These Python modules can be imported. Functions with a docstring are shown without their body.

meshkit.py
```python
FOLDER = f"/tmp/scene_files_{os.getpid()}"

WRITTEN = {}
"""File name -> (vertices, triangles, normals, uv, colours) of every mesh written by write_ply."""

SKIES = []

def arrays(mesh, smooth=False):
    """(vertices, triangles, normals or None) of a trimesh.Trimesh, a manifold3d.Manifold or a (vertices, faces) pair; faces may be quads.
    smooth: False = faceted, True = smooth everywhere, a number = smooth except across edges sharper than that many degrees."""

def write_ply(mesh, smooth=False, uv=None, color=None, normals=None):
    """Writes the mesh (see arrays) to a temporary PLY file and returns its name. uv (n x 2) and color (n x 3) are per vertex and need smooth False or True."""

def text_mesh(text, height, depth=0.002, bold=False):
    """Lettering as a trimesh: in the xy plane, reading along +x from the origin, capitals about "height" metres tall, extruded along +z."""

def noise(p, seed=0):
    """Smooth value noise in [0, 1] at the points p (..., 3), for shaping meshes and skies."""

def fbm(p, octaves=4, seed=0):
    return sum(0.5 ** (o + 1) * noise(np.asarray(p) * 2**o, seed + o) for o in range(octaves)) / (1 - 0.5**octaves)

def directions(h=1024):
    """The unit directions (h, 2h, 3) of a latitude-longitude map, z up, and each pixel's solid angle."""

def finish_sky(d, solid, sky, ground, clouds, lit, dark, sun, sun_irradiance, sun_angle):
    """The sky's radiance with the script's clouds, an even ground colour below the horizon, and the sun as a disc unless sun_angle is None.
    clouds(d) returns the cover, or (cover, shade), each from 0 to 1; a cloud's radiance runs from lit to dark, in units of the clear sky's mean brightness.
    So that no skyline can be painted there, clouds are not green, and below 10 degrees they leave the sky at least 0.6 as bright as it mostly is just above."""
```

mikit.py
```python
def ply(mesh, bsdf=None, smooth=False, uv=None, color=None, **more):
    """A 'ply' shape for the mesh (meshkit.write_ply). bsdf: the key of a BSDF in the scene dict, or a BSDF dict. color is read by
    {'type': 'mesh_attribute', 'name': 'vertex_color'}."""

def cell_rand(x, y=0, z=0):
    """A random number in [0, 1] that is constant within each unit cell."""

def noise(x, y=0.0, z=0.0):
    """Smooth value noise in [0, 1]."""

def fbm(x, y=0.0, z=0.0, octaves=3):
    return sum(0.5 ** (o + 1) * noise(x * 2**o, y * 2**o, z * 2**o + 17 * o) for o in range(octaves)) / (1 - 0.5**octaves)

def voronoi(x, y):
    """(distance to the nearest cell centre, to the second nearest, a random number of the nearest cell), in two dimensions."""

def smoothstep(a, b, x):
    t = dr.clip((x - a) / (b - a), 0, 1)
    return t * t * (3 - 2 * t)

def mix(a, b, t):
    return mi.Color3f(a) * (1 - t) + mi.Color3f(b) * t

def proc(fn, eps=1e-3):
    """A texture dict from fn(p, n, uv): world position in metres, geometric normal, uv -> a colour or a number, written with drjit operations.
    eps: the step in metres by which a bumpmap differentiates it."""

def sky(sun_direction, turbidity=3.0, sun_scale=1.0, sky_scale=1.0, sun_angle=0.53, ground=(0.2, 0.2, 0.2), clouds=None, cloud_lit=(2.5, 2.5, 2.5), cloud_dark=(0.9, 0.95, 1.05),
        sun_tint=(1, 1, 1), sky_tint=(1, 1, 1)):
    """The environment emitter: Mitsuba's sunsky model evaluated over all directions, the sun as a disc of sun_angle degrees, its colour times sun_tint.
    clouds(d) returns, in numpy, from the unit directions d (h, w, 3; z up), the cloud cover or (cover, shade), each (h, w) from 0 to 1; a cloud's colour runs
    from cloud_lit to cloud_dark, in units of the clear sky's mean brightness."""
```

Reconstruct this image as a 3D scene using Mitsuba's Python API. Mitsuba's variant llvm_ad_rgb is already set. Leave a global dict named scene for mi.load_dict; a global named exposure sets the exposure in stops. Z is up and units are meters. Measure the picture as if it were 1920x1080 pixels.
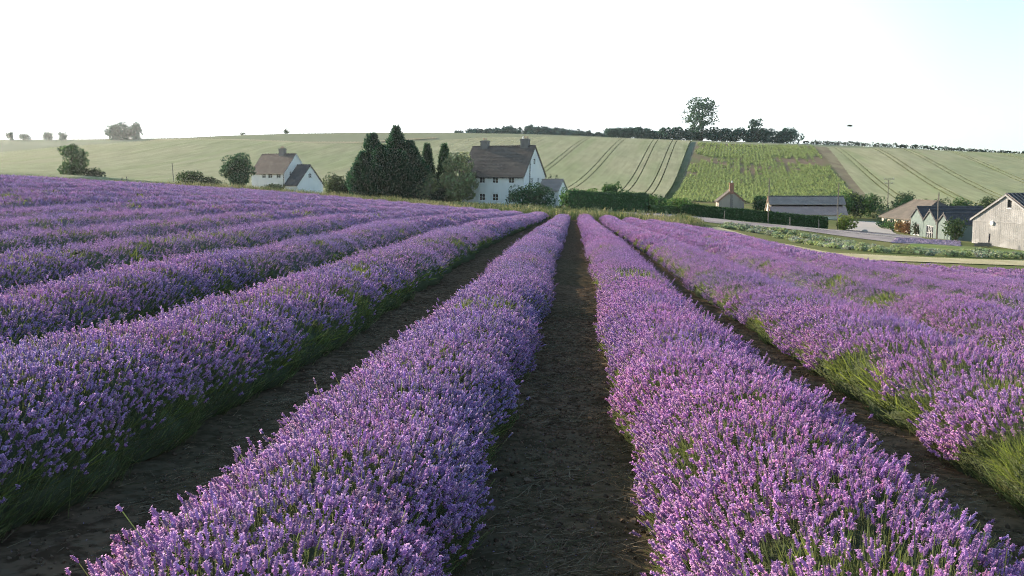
import math
import numpy as np, trimesh, drjit as dr, mitsuba as mi, mikit, meshkit
from scipy.interpolate import RBFInterpolator
from shapely.geometry import Polygon, box as sbox
from mikit import proc, noise, fbm, voronoi, cell_rand, smoothstep, mix

T = mi.ScalarTransform4f
scene, labels = {}, {}

# ------------------------------------------------------------------ camera, sky and sun, exposure
CAM = np.array([0.0, 0.0, 1.35])
PITCH, YAW = math.atan(210 / 1880), math.radians(3.57)
FWD = np.array([-math.sin(YAW) * math.cos(PITCH), math.cos(YAW) * math.cos(PITCH), -math.sin(PITCH)])
scene['camera'] = {'type': 'perspective', 'fov': 54.1, 'fov_axis': 'x', 'near_clip': 0.1, 'far_clip': 6000.0,
                   'to_world': T().look_at(origin=CAM.tolist(), target=(CAM + FWD).tolist(), up=[0, 0, 1]),
                   'medium': {'type': 'ref', 'id': 'air'}}
SUN_AZ, SUN_EL = math.radians(38), math.radians(18)      # the sun stands left of the rows and a little beyond
SUN = np.array([-math.cos(SUN_AZ) * math.cos(SUN_EL), math.sin(SUN_AZ) * math.cos(SUN_EL), math.sin(SUN_EL)])


def veil(d):
    """bright summer haze: thick along the horizon and round the sun, thinning upwards and away from the sun"""
    c = np.clip(d @ SUN, -1, 1)
    up = np.clip(d[..., 2], 0, 1)
    side = np.clip((c - .30) / .28, 0, 1)
    band = np.exp(-(up / .21) ** 3) * (.16 + .72 * side * side * (3 - 2 * side))
    glow = .5 * np.exp(-(np.arccos(c) / .42) ** 2)
    return np.clip(band + glow, 0, .98)


scene['sky'] = mikit.sky(SUN.tolist(), turbidity=3.0, clouds=veil, cloud_lit=(2.75, 2.85, 2.95), cloud_dark=(1, 1, 1), sun_tint=(0.88, 1.02, 1.52))
exposure = 3.2

# ------------------------------------------------------------------ terrain
def lerp1(x, xs, ys):
    return np.interp(x, xs, ys)


def smooth01(a, b, x):
    t = np.clip((x - a) / (b - a), 0, 1)
    return t * t * (3 - 2 * t)


def field_z(X, Y):
    """the lavender field: level near the camera, falling away beyond, and tilted down to the right"""
    Yc = np.clip(Y, -20, 110)
    drop = lerp1(Yc, [-20, 0, 4, 8, 12, 20, 28, 38, 50, 60, 70, 80, 90, 100, 110], [1.42, 1.50, 1.61, 1.76, 1.88, 2.05, 2.2, 2.5, 2.86, 3.18, 3.5, 3.83, 4.15, 4.45, 4.7])
    s = lerp1(Yc, [-20, 0, 8, 14, 22, 40, 110], [.012, .012, .022, .045, .06, .078, .08])
    s1 = lerp1(Yc, [-20, 0, 8, 14, 22, 40, 60, 90, 110], [.012, .012, .022, .05, .072, .08, .062, .008, .005])
    far = smooth01(14, 46, Yc)
    right = 0
    for o in (-2.4, -1.2, 0, 1.2, 2.4):
        x = np.maximum(X + o, 0)
        steep = s1 * np.minimum(x, 8) + .22 * (np.clip(x, 8, 14.5) - 8) + .06 * np.maximum(x - 14.5, 0)
        right = right + .2 * (far * steep + (1 - far) * s1 * x)
    left = s * np.minimum(X, 0) - .037 * np.minimum(X + 30, 0) * far
    return 1.35 - drop - left - right


CTRL = np.array([(-6.1, 157.9, -3.65), (-32.7, 161.7, -2.78), (-60.2, 206.4, -1.96), (-65.7, 194.2, -1.57), (-90.8, 178.2, 0.67), (14.1, 139.3, -3.68), (22.8, 135.1, -4.42),
    (33.1, 128.8, -5.34), (46.8, 121.3, -6.47), (47.4, 110.2, -6.7), (46.2, 142.7, -6.84), (42.8, 149., -6.37), (34.6, 99.1, -5.41), (20.1, 103., -4.56), (14.8, 229.5, -4.18),
    (38.2, 226.8, -4.91), (68.3, 230., -6.02), (89.7, 211.8, -6.47), (-33.7, 227.5, -3.24), (-100.9, 239.6, -1.49), (-122.2, 229.5, -0.14), (-62., 242.2, -2.79), (54.3, 517.2, 19.3),
    (-22.3, 539.5, 23.1), (-89.8, 532.5, 23.3), (-133.4, 523.3, 22.4), (-181.2, 498., 20.2), (-205.8, 433.7, 15.6), (-212.7, 362.1, 7.6), (-235.9, 323., 4.5), (110.9, 508., 17.1),
    (155.4, 485.8, 14.3), (197.7, 459.3, 10.5), (242.3, 425.9, 7.4), (-455., 776., 29.5), (-386., 813., 31.1), (-316., 843., 33.3), (-543., 717., 28.),
    (-200, 650, 13), (-320, 560, 6), (-400, 480, 0), (-120, 820, 22), (60, 720, 15), (250, 650, 6), (400, 450, 0), (0, 1100, 10), (-600, 1200, 12), (500, 900, 0), (-500, 300, 0), (-300, 150, 3),
    (300, 150, -12), (200, 60, -12), (400, 250, -8), (-200, 60, 8), (-900, 900, 10), (900, 900, 0), (0, 1700, 0), (-900, 1700, 0), (900, 1700, 0), (-900, 0, 6), (900, 0, -15), (0, -400, 2), (-900, -400, 4), (900, -400, -10)], float)
_gx, _gy = np.meshgrid([-60., -45, -30, -15, -5, 5, 15, 28], [40., 52, 64, 76, 88, 96])
_near = np.stack([_gx.ravel(), _gy.ravel(), field_z(_gx.ravel(), _gy.ravel())], 1)
_fit = np.vstack([CTRL, _near])
RBF = RBFInterpolator(_fit[:, :2], _fit[:, 2], kernel='thin_plate_spline', smoothing=2.0)


def ground_z(X, Y):
    X, Y = np.broadcast_arrays(np.asarray(X, float), np.asarray(Y, float))
    far = RBF(np.stack([X.ravel(), Y.ravel()], 1)).reshape(X.shape)
    w = smooth01(66, 92, Y) + smooth01(55, 90, np.abs(X + 8)) - smooth01(66, 92, Y) * smooth01(55, 90, np.abs(X + 8))
    w = np.maximum(w, smooth01(-15, -40, Y))
    return field_z(X, Y) * (1 - w) + far * w


def gz(x, y):
    return float(ground_z(np.array([x]), np.array([y]))[0])

# ------------------------------------------------------------------ helpers
def key_for(name):
    used = lambda k: k in scene or k in labels or any(s.startswith(k + '__') for s in _heads)
    if name not in _taken:
        _taken[name] = 0
        return name
    _taken[name] += 1
    return f'{name}_{_taken[name]:03d}'


_taken, _heads = {}, []


def thing(name, label, cat=None, group=None, kind=None):
    k = key_for(name)
    labels[k] = {'label': label}
    if cat: labels[k]['category'] = cat
    if group: labels[k]['group'] = group
    if kind: labels[k]['kind'] = kind
    return k


def part(parent, name, mesh, bsdf, smooth=False, color=None, label=None, kind=None):
    k = key_for(f'{parent}__{name}')
    scene[k] = mikit.ply(mesh, bsdf, smooth, color=color)
    if label or kind:
        labels[k] = {}
        if label: labels[k]['label'] = label
        if kind: labels[k]['kind'] = kind
    return k


def single(name, label, cat, mesh, bsdf, smooth=False, color=None, group=None, kind=None):
    k = thing(name, label, cat, group, kind)
    scene[k] = mikit.ply(mesh, bsdf, smooth, color=color)
    return k


def tm(v, f):
    return trimesh.Trimesh(np.asarray(v, float), np.asarray(f, int), process=False)


def join(ms):
    return trimesh.util.concatenate(ms)


def boxm(x0, x1, y0, y1, z0, z1):
    m = trimesh.creation.box(extents=(x1 - x0, y1 - y0, z1 - z0))
    m.apply_translation(((x0 + x1) / 2, (y0 + y1) / 2, (z0 + z1) / 2))
    return m


def tube(points, radii, sides=6):
    p = np.asarray(points, float)
    t = np.gradient(p, axis=0)
    t /= np.linalg.norm(t, axis=1, keepdims=True) + 1e-12
    ref = np.where(np.abs(t[:, 2:]) < 0.9, [0, 0, 1.0], [1.0, 0, 0])
    a = np.cross(t, ref); a /= np.linalg.norm(a, axis=1, keepdims=True)
    b, an = np.cross(t, a), np.arange(sides) * 2 * np.pi / sides
    r = np.broadcast_to(radii, (len(p),))[:, None, None]
    v = (p[:, None] + r * (np.cos(an)[None, :, None] * a[:, None] + np.sin(an)[None, :, None] * b[:, None])).reshape(-1, 3)
    i, j = np.meshgrid(np.arange(len(p) - 1), np.arange(sides), indexing='ij')
    q = np.stack([i * sides + j, i * sides + (j + 1) % sides, (i + 1) * sides + (j + 1) % sides, (i + 1) * sides + j], -1).reshape(-1, 4)
    n = len(p) * sides
    f = np.vstack([q[:, [0, 1, 2]], q[:, [0, 2, 3]]])
    caps = [[n, (k + 1) % sides, k] for k in range(sides)] + [[n + 1, n - sides + k, n - sides + (k + 1) % sides] for k in range(sides)]
    return tm(np.vstack([v, p[:1], p[-1:]]), np.vstack([f, caps]))


def placed(m, x, y, z, rot=0.0):
    m = m.copy()
    c, s = math.cos(rot), math.sin(rot)
    m.apply_transform([[c, -s, 0, x], [s, c, 0, y], [0, 0, 1, z], [0, 0, 0, 1]])
    return m


def grid_faces(n, m):
    i, j = np.meshgrid(np.arange(n - 1), np.arange(m - 1), indexing='ij')
    a = i * m + j
    return np.vstack([np.stack([a, a + m, a + m + 1], -1).reshape(-1, 3), np.stack([a, a + m + 1, a + 1], -1).reshape(-1, 3)])


def resample(pts, n):
    p = np.asarray(pts, float)
    s = np.concatenate([[0], np.cumsum(np.linalg.norm(np.diff(p, axis=0), axis=1))])
    q = np.linspace(0, s[-1], n)
    return np.stack([np.interp(q, s, p[:, k]) for k in range(p.shape[1])], 1)


def ribbon(left, right, n, m, lift):
    """a sheet draped on the ground between two outlines (world x, y)"""
    a, b = resample(left, n), resample(right, n)
    t = np.linspace(0, 1, m)[None, :, None]
    xy = a[:, None] * (1 - t) + b[:, None] * t
    z = ground_z(xy[..., 0], xy[..., 1]) + lift
    v = np.concatenate([xy, z[..., None]], -1).reshape(-1, 3)
    f = grid_faces(n, m)
    nz = np.cross(v[f[0, 1]] - v[f[0, 0]], v[f[0, 2]] - v[f[0, 0]])[2]
    return tm(v, f if nz > 0 else f[:, ::-1])


def frames(d, rng):
    """for unit axes d (n, 3): two perpendicular axes, spun at random"""
    ref = np.where(np.abs(d[:, 2:]) < .9, [[0, 0, 1.0]], [[1.0, 0, 0]])
    a = np.cross(d, ref); a /= np.linalg.norm(a, axis=1, keepdims=True)
    b = np.cross(d, a)
    t = rng.uniform(0, 2 * np.pi, len(d))[:, None]
    return np.cos(t) * a + np.sin(t) * b, -np.sin(t) * a + np.cos(t) * b


def scatter(templates, pos, axis, scale, tint, rng):
    """many copies of small templates (v, f, c): z along axis; scale (n, 2) = width, length; tint (n, 3) multiplies c"""
    if not len(pos):
        return None
    pick = rng.integers(0, len(templates), len(pos))
    V, Fc, C, at = [], [], [], 0
    for k, (tv, tf, tc) in enumerate(templates):
        m = pick == k
        if not m.any(): continue
        a, b = frames(axis[m], rng)
        w, l = scale[m, 0][:, None, None], scale[m, 1][:, None, None]
        v = pos[m][:, None] + w * (tv[None, :, :1] * a[:, None] + tv[None, :, 1:2] * b[:, None]) + l * tv[None, :, 2:] * axis[m][:, None]
        n = len(v)
        V.append(v.reshape(-1, 3)); C.append((tint[m][:, None] * tc[None]).reshape(-1, 3))
        Fc.append((tf[None] + (np.arange(n) * len(tv))[:, None, None]).reshape(-1, 3) + at)
        at += n * len(tv)
    return np.vstack(V), np.vstack(Fc), np.clip(np.vstack(C), 0, 1)


def merge_arrays(items):
    items = [i for i in items if i is not None]
    at, V, Fc, C = 0, [], [], []
    for v, f, c in items:
        V.append(v); Fc.append(f + at); C.append(c); at += len(v)
    return np.vstack(V), np.vstack(Fc), np.vstack(C)


scene['plant_tissue'] = {'type': 'twosided', 'bsdf': {'type': 'diffuse', 'reflectance': {'type': 'mesh_attribute', 'name': 'vertex_color'}}}
scene['petal'] = {'type': 'principledthin', 'base_color': {'type': 'mesh_attribute', 'name': 'vertex_color'}, 'roughness': .8, 'spec_trans': 0.0, 'diff_trans': .8, 'eta': 1.3}
scene['leaf'] = {'type': 'principledthin', 'base_color': {'type': 'mesh_attribute', 'name': 'vertex_color'}, 'roughness': .7, 'spec_trans': 0.0, 'diff_trans': .7, 'eta': 1.3}

# ------------------------------------------------------------------ ground
def axis_steps(lo, hi, near_lo, near_hi, step, grow):
    mid = np.arange(near_lo, near_hi + 1e-6, step)
    up, s = [near_hi], step
    while up[-1] < hi:
        s *= grow; up.append(up[-1] + s)
    dn, s = [near_lo], step
    while dn[-1] > lo:
        s *= grow; dn.append(dn[-1] - s)
    return np.concatenate([dn[:0:-1], mid, up[1:]])


gx = axis_steps(-1500, 1500, -2.6, 2.6, .04, 1.045)
gy = axis_steps(-400, 1800, 2.2, 6.5, .04, 1.022)
GX, GY = np.meshgrid(gx, gy, indexing='ij')
GZ = ground_z(GX, GY)
_p = np.stack([GX, GY, GX * 0], -1)
clod = (meshkit.fbm(_p * [1.3, 1.3, 1], 3, 5) - .5) * .07 + (meshkit.fbm(_p * [7, 7, 1], 3, 8) - .5) * .045
GZ = GZ + clod * smooth01(60, 20, GY) * smooth01(30, 10, np.abs(GX))


def ground_colour(p, n, uv):
    x, y = p.x, p.y
    big = fbm(x * .35, y * .35, 0, 3)
    fine = fbm(x * 17, y * 17, 3, 4)
    straw = smoothstep(.50, .72, .5 * fbm(x * 3.1, y * 7, 9, 3) + .5 * fbm(x * 30, y * 40, 2, 2))
    soil = mix((.076, .052, .032), (.175, .122, .076), smoothstep(.3, .7, fine))
    soil = mix(soil, (.18, .15, .10), straw * .5)
    soil = mix(soil, (.075, .075, .04), smoothstep(.55, .75, big) * .4)
    # rough grass between the lavender and the houses, pasture further off
    g1 = fbm(x * .12, y * .12, 4, 4)
    grass = mix((.11, .14, .05), (.25, .23, .11), smoothstep(.35, .7, g1))
    grass = mix(grass, (.17, .19, .08), fbm(x * 1.3, y * 1.3, 1, 2))
    grass = mix(grass, mix((.30, .28, .16), (.38, .35, .21), g1), smoothstep(-38, -56, x))
    pasture = mix((.215, .245, .15), (.265, .28, .18), fbm(x * .02, y * .05, 2, 3))
    w = smoothstep(88, 94, y + 3 * (noise(x * .3, y * .3) - .5) + smoothstep(11, 15, x) * smoothstep(34, 52, y) * 40)
    c = mix(soil, grass, w)
    return mix(c, pasture, smoothstep(300, 420, y))


scene['ground_surface'] = {'type': 'twosided', 'bsdf': {'type': 'diffuse', 'reflectance': proc(ground_colour)}}
single('ground', 'brown earth between the lavender rows running out into grassland and hills', None, tm(np.stack([GX, GY, GZ], -1).reshape(-1, 3), grid_faces(len(gx), len(gy))), 'ground_surface', smooth=True, kind='structure')

# crumbs of earth and dry straws lying in the nearest furrows
rng = np.random.default_rng(5)
n = 9000
y = 2.3 + 12 * rng.uniform(0, 1, n) ** 1.6
x = rng.choice([-.06, -2.06, 1.94, -4.06], n, p=[.6, .18, .17, .05]) + rng.normal(0, .26, n)
r = rng.gamma(2.0, .0032, n) + .003
ico = trimesh.creation.icosphere(subdivisions=0)
OCT = [(ico.vertices * [1, .8, .65] + np.random.default_rng(q).normal(0, .16, (12, 3)), np.array(ico.faces), np.ones((12, 3))) for q in range(3)]
ax = rng.normal(0, 1, (n, 3)); ax /= np.linalg.norm(ax, axis=1, keepdims=True)
bump = lambda x, y: ground_z(x, y) + ((meshkit.fbm(np.stack([x, y, x * 0], -1) * [1.3, 1.3, 1], 3, 5) - .5) * .07 + (meshkit.fbm(np.stack([x, y, x * 0], -1) * [7, 7, 1], 3, 8) - .5) * .045)
m = scatter(OCT, np.stack([x, y, bump(x, y) + r * .2], 1), ax, np.stack([r, r], 1), np.array([.14, .104, .07]) * rng.uniform(.6, 1.5, (n, 1)), rng)
single('soil_clods', 'crumbs and small clods of dry earth lying in the furrows', 'soil', tm(m[0], m[1]), 'plant_tissue', color=m[2], kind='stuff')
n = 26000
y = 2.3 + 14 * rng.uniform(0, 1, n) ** 1.5
x = rng.choice([-.06, -2.06, 1.94, -4.06], n, p=[.6, .18, .17, .05]) + rng.normal(0, .27, n)
patch = meshkit.fbm(np.stack([x * 2.2, y * 3.5, x * 0], -1), 3, 14)
k = rng.uniform(0, 1, n) < smooth01(.33, .6, patch)
x, y = x[k], y[k]; n = len(x)
th = rng.normal(0, 1.1, n)
ax = np.stack([np.cos(th), np.sin(th), rng.uniform(-.05, .35, n)], 1); ax /= np.linalg.norm(ax, axis=1, keepdims=True)
col = np.where(rng.uniform(0, 1, (n, 1)) < .75, [[.29, .235, .15]], [[.125, .125, .06]]) * rng.uniform(.4, 1.2, (n, 1))
ln = rng.uniform(.03, .13, n)
STRAW = [(np.array([[-.5, 0, 0], [.5, 0, 0], [.5, .8, .5], [-.5, .8, .5], [0, 0, 1.0]]), np.array([[0, 1, 2], [0, 2, 3], [3, 2, 4]]), np.ones((5, 3)))]
m = scatter(STRAW, np.stack([x, y, bump(x, y) + .008], 1), ax, np.stack([rng.uniform(.0018, .0036, n), ln], 1), col, rng)
single('dry_straw', 'dry straws and bits of grass scattered along the furrows', 'straw', tm(m[0], m[1]), 'plant_tissue', color=m[2], kind='stuff')
n = 2600
y = 2.3 + 9 * rng.uniform(0, 1, n) ** 1.5
x = rng.choice([-.06, -2.06, 1.94], n, p=[.6, .2, .2]) + rng.normal(0, .30, n)
FLAKE = [(np.array([[-.6, 0, 0], [0, -.4, .1], [.6, 0, .05], [0, .4, .15]]), np.array([[0, 1, 2], [0, 2, 3]]), np.ones((4, 3)))]
ax = np.stack([rng.normal(0, .3, n), rng.normal(0, .3, n), 1 + 0 * x], 1); ax /= np.linalg.norm(ax, axis=1, keepdims=True)
col = np.where(rng.uniform(0, 1, (n, 1)) < .6, [[.30, .22, .34]], [[.22, .17, .12]]) * rng.uniform(.6, 1.3, (n, 1))
m = scatter(FLAKE, np.stack([x, y, bump(x, y) + .006], 1), ax, np.tile([[.006, .006]], (n, 1)) * rng.uniform(.6, 1.5, (n, 1)), col, rng)
single('fallen_petals', 'fallen lavender petals and leaf bits lying on the earth path', 'petals', tm(m[0], m[1]), 'plant_tissue', color=m[2], kind='stuff')

# ------------------------------------------------------------------ lavender
PITCH_ROW, X0 = 2.0, -0.06          # row spacing; the central path lies at X0
VIOLET_L, VIOLET_R = np.array([.64, .45, .71]), np.array([.665, .425, .695])


def n1(x, seed):
    x = np.asarray(x, float)
    return meshkit.noise(np.stack([x, x * 0 + seed * 7.31, x * 0], -1), seed)


def row_shape(k, Y):
    """centre, half width, height and bush notch of row k along Y"""
    xc = X0 + (k - .5) * PITCH_ROW if k > 0 else X0 + (k + .5) * PITCH_ROW
    if k == -1: xc = xc + .07
    xc = xc + .16 * (n1(Y / 4.5, 3 * k + 50) - .5) + .10 * (n1(Y / 1.1, 3 * k + 51) - .5)
    ph = Y / 1.15 + .7 * n1(Y / 2.0, 3 * k + 52) + .37 * k
    bush = np.abs(np.sin(np.pi * ph)) ** .45
    hw = ((.58 if k == -1 else .62 if k == 1 else .71 if k == -2 else .67) + .09 * (n1(Y / 2.3, 3 * k + 53) - .5)) * (.80 + .20 * bush)
    if k >= 2: hw = hw + .08
    hh = ((.45 if k == -1 else .56 if k < -1 else .50) + .09 * (n1(Y / 2.7, 3 * k + 54) - .5)) * (.90 + .10 * bush)
    return xc, hw, hh, bush


def row_point(k, Y, phi, shrink=0.0):
    """surface point and outward direction at angle phi from the crest (-100..100 degrees)"""
    xc, hw, hh, bush = row_shape(k, Y)
    lump = .10 * (meshkit.fbm(np.stack([Y * 2.6, phi * 1.5, Y * 0 + k], -1), 3, 11) - .5)
    hw, hh = hw - shrink + lump, hh - shrink + lump
    s, c = np.sin(phi), np.cos(phi)
    x = xc + hw * np.sign(s) * np.abs(s) ** .95
    up = np.sign(c) * np.abs(c) ** .95
    z = .10 + (hh - .10) * np.maximum(up, 0) + .10 * np.minimum(up, 0) * 3
    pos = np.stack([x, Y, ground_z(x, Y) + np.maximum(z, 0.0)], -1)
    d = np.stack([s * .95, 0 * s, .62 + .75 * np.maximum(c, 0)], -1)
    return pos, d / np.linalg.norm(d, axis=1, keepdims=True)


def spindle(rings, sides, r, col):
    """rings: heights; r: radii -> closed spindle"""
    an = np.arange(sides) * 2 * np.pi / sides
    v = [np.stack([q * np.cos(an + .5 * i), q * np.sin(an + .5 * i), 0 * an + h], 1) for i, (h, q) in enumerate(zip(rings, r))]
    f = []
    for i in range(len(rings) - 1):
        for j in range(sides):
            a, b, c, d = i * sides + j, i * sides + (j + 1) % sides, (i + 1) * sides + (j + 1) % sides, (i + 1) * sides + j
            f += [[a, b, c], [a, c, d]]
    return np.vstack(v), np.array(f), np.vstack([np.tile(c, (sides, 1)) for c in col])


def spike_template(rng, florets, rings):
    """one flower head, unit length and unit half width: calyx core with open florets round it in whorls"""
    calyx, petal = np.array([.60, .58, .70]), np.array([1.24, 1.20, 1.13])
    hs = np.linspace(0, 1, rings)
    rr = .55 * np.sin(np.pi * np.clip(hs * .9 + .08, 0, 1)) ** .6
    rr[0], rr[-1] = .22, .10
    V, Fc, C = spindle(hs, 5 if rings > 3 else 4, rr, [calyx * rng.uniform(.8, 1.2) for _ in hs])
    parts = [(V, Fc, C)]
    for i in range(florets):
        h = rng.uniform(.06, .98)
        th = rng.uniform(0, 2 * np.pi)
        o = np.array([math.cos(th), math.sin(th), 0])
        t = np.array([-math.sin(th), math.cos(th), 0])
        r0 = .40 * math.sin(math.pi * min(.95, h * .85 + .1)) ** .5
        base = o * r0 + [0, 0, h]
        ln, wd, rise = rng.uniform(.45, .85), rng.uniform(.28, .5), rng.uniform(-.05, .17)
        tip = base + o * ln + [0, 0, rise]
        mid = base + o * ln * .6 + [0, 0, rise * .7 + .03]
        v = np.array([base, mid + t * wd, tip, mid - t * wd])
        c = petal * rng.uniform(.86, 1.18)
        parts.append((v, np.array([[0, 1, 2], [0, 2, 3]]), np.tile(c, (4, 1)) * [[.8], [1], [1.1], [1]]))
    return merge_arrays(parts)


RT = np.random.default_rng(7)
HEAD0 = [spike_template(RT, 17, 5) for _ in range(6)]
HEAD1 = [spike_template(RT, 7, 3) for _ in range(5)]
HEAD2 = [spike_template(RT, 3, 2) for _ in range(4)]
_b = np.array([[-1, 0, 0], [1, 0, 0], [.8, 0, .55], [0, 0, 1.0]])
BLADE = [(np.array([[-.5, 0, 0], [.5, 0, 0], [.35, .4, .55], [-.35, .4, .55], [0, 1.3, 1.0]]), np.array([[0, 1, 2], [0, 2, 3], [3, 2, 4]]), np.ones((5, 3)) * [[.7], [.7], [.95], [.95], [1.15]])]
STEM = [(np.array([[-.5, 0, 0], [.5, 0, 0], [.5, 0, 1.0], [-.5, 0, 1.0]]), np.array([[0, 1, 2], [0, 2, 3]]), np.ones((4, 3)) * [[.8], [.8], [1.1], [1.1]])]
TUFT = [(np.array([[-1, -.6, 0], [1, -.6, 0], [0, 1, 0], [.2, .1, 1.0]]), np.array([[0, 1, 3], [1, 2, 3], [2, 0, 3]]), np.array([[.72] * 3, [.72] * 3, [.72] * 3, [1.22] * 3])),
        (np.array([[-1, .3, .1], [.9, -.7, 0], [.3, 1, .15], [-.3, -.1, 1.0]]), np.array([[0, 1, 3], [1, 2, 3], [2, 0, 3]]), np.array([[.7] * 3, [.75] * 3, [.8] * 3, [1.2] * 3]))]


def in_view(x, y, margin):
    """a wedge a little wider than the frame"""
    a = np.arctan2(x, y) + YAW
    lat = np.abs(a) - math.radians(27.3)
    return (y > -1.2) & ((np.hypot(x, y) * np.sin(np.clip(lat, 0, 1.5)) < margin) | (lat < 0))


def row_end(x):
    return lerp1(x, [-60, 7, 9, 11, 12.5, 13.5, 14.2, 15.5, 18, 22, 27, 34], [88, 90, 94, 93, 89, 80, 64, 57.5, 55, 56, 59, 65])


# distance bands: (nearest, farthest, flower heads per square metre of row surface, templates, half width, length)
BANDS = [(0, 7.5, 1350, HEAD0, .0090, .034), (7.5, 15, 760, HEAD1, .0125, .044), (15, 30, 380, HEAD2, .0170, .060), (30, 55, 170, TUFT, .030, .075), (55, 130, 62, TUFT, .052, .10)]


def bloom(k, Y, phi):
    """how thickly a place on the row flowers: a little patchy, thin low on the flanks"""
    p = np.stack([Y * .55, phi * .7, Y * 0 + k * 3.3], -1)
    patch = meshkit.fbm(p, 3, 21)
    fine = meshkit.fbm(p * [4.2, 3.4, 1], 2, 23)
    thin = smooth01(.34, .47, .6 * patch + .4 * fine)
    low = np.where(phi < 0, smooth01(1.62, 1.10, -phi), smooth01(1.72 if k >= -1 else 1.50, 1.1 if k >= -1 else .85, phi + .7 * (patch - .5)))
    if k == 2:                                   # this row flowers badly near the ground on its left flank
        tongue = meshkit.fbm(np.stack([Y * 1.5, Y * 0, Y * 0 + 9], -1), 2, 5)
        low = np.where(phi < 0, smooth01(1.50, 1.12, -phi + 1.8 * (tongue - .57)), low)
    if k > 2:
        low = smooth01(1.70, 1.25, np.abs(phi))
    return (.10 + .90 * thin) * low


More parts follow.
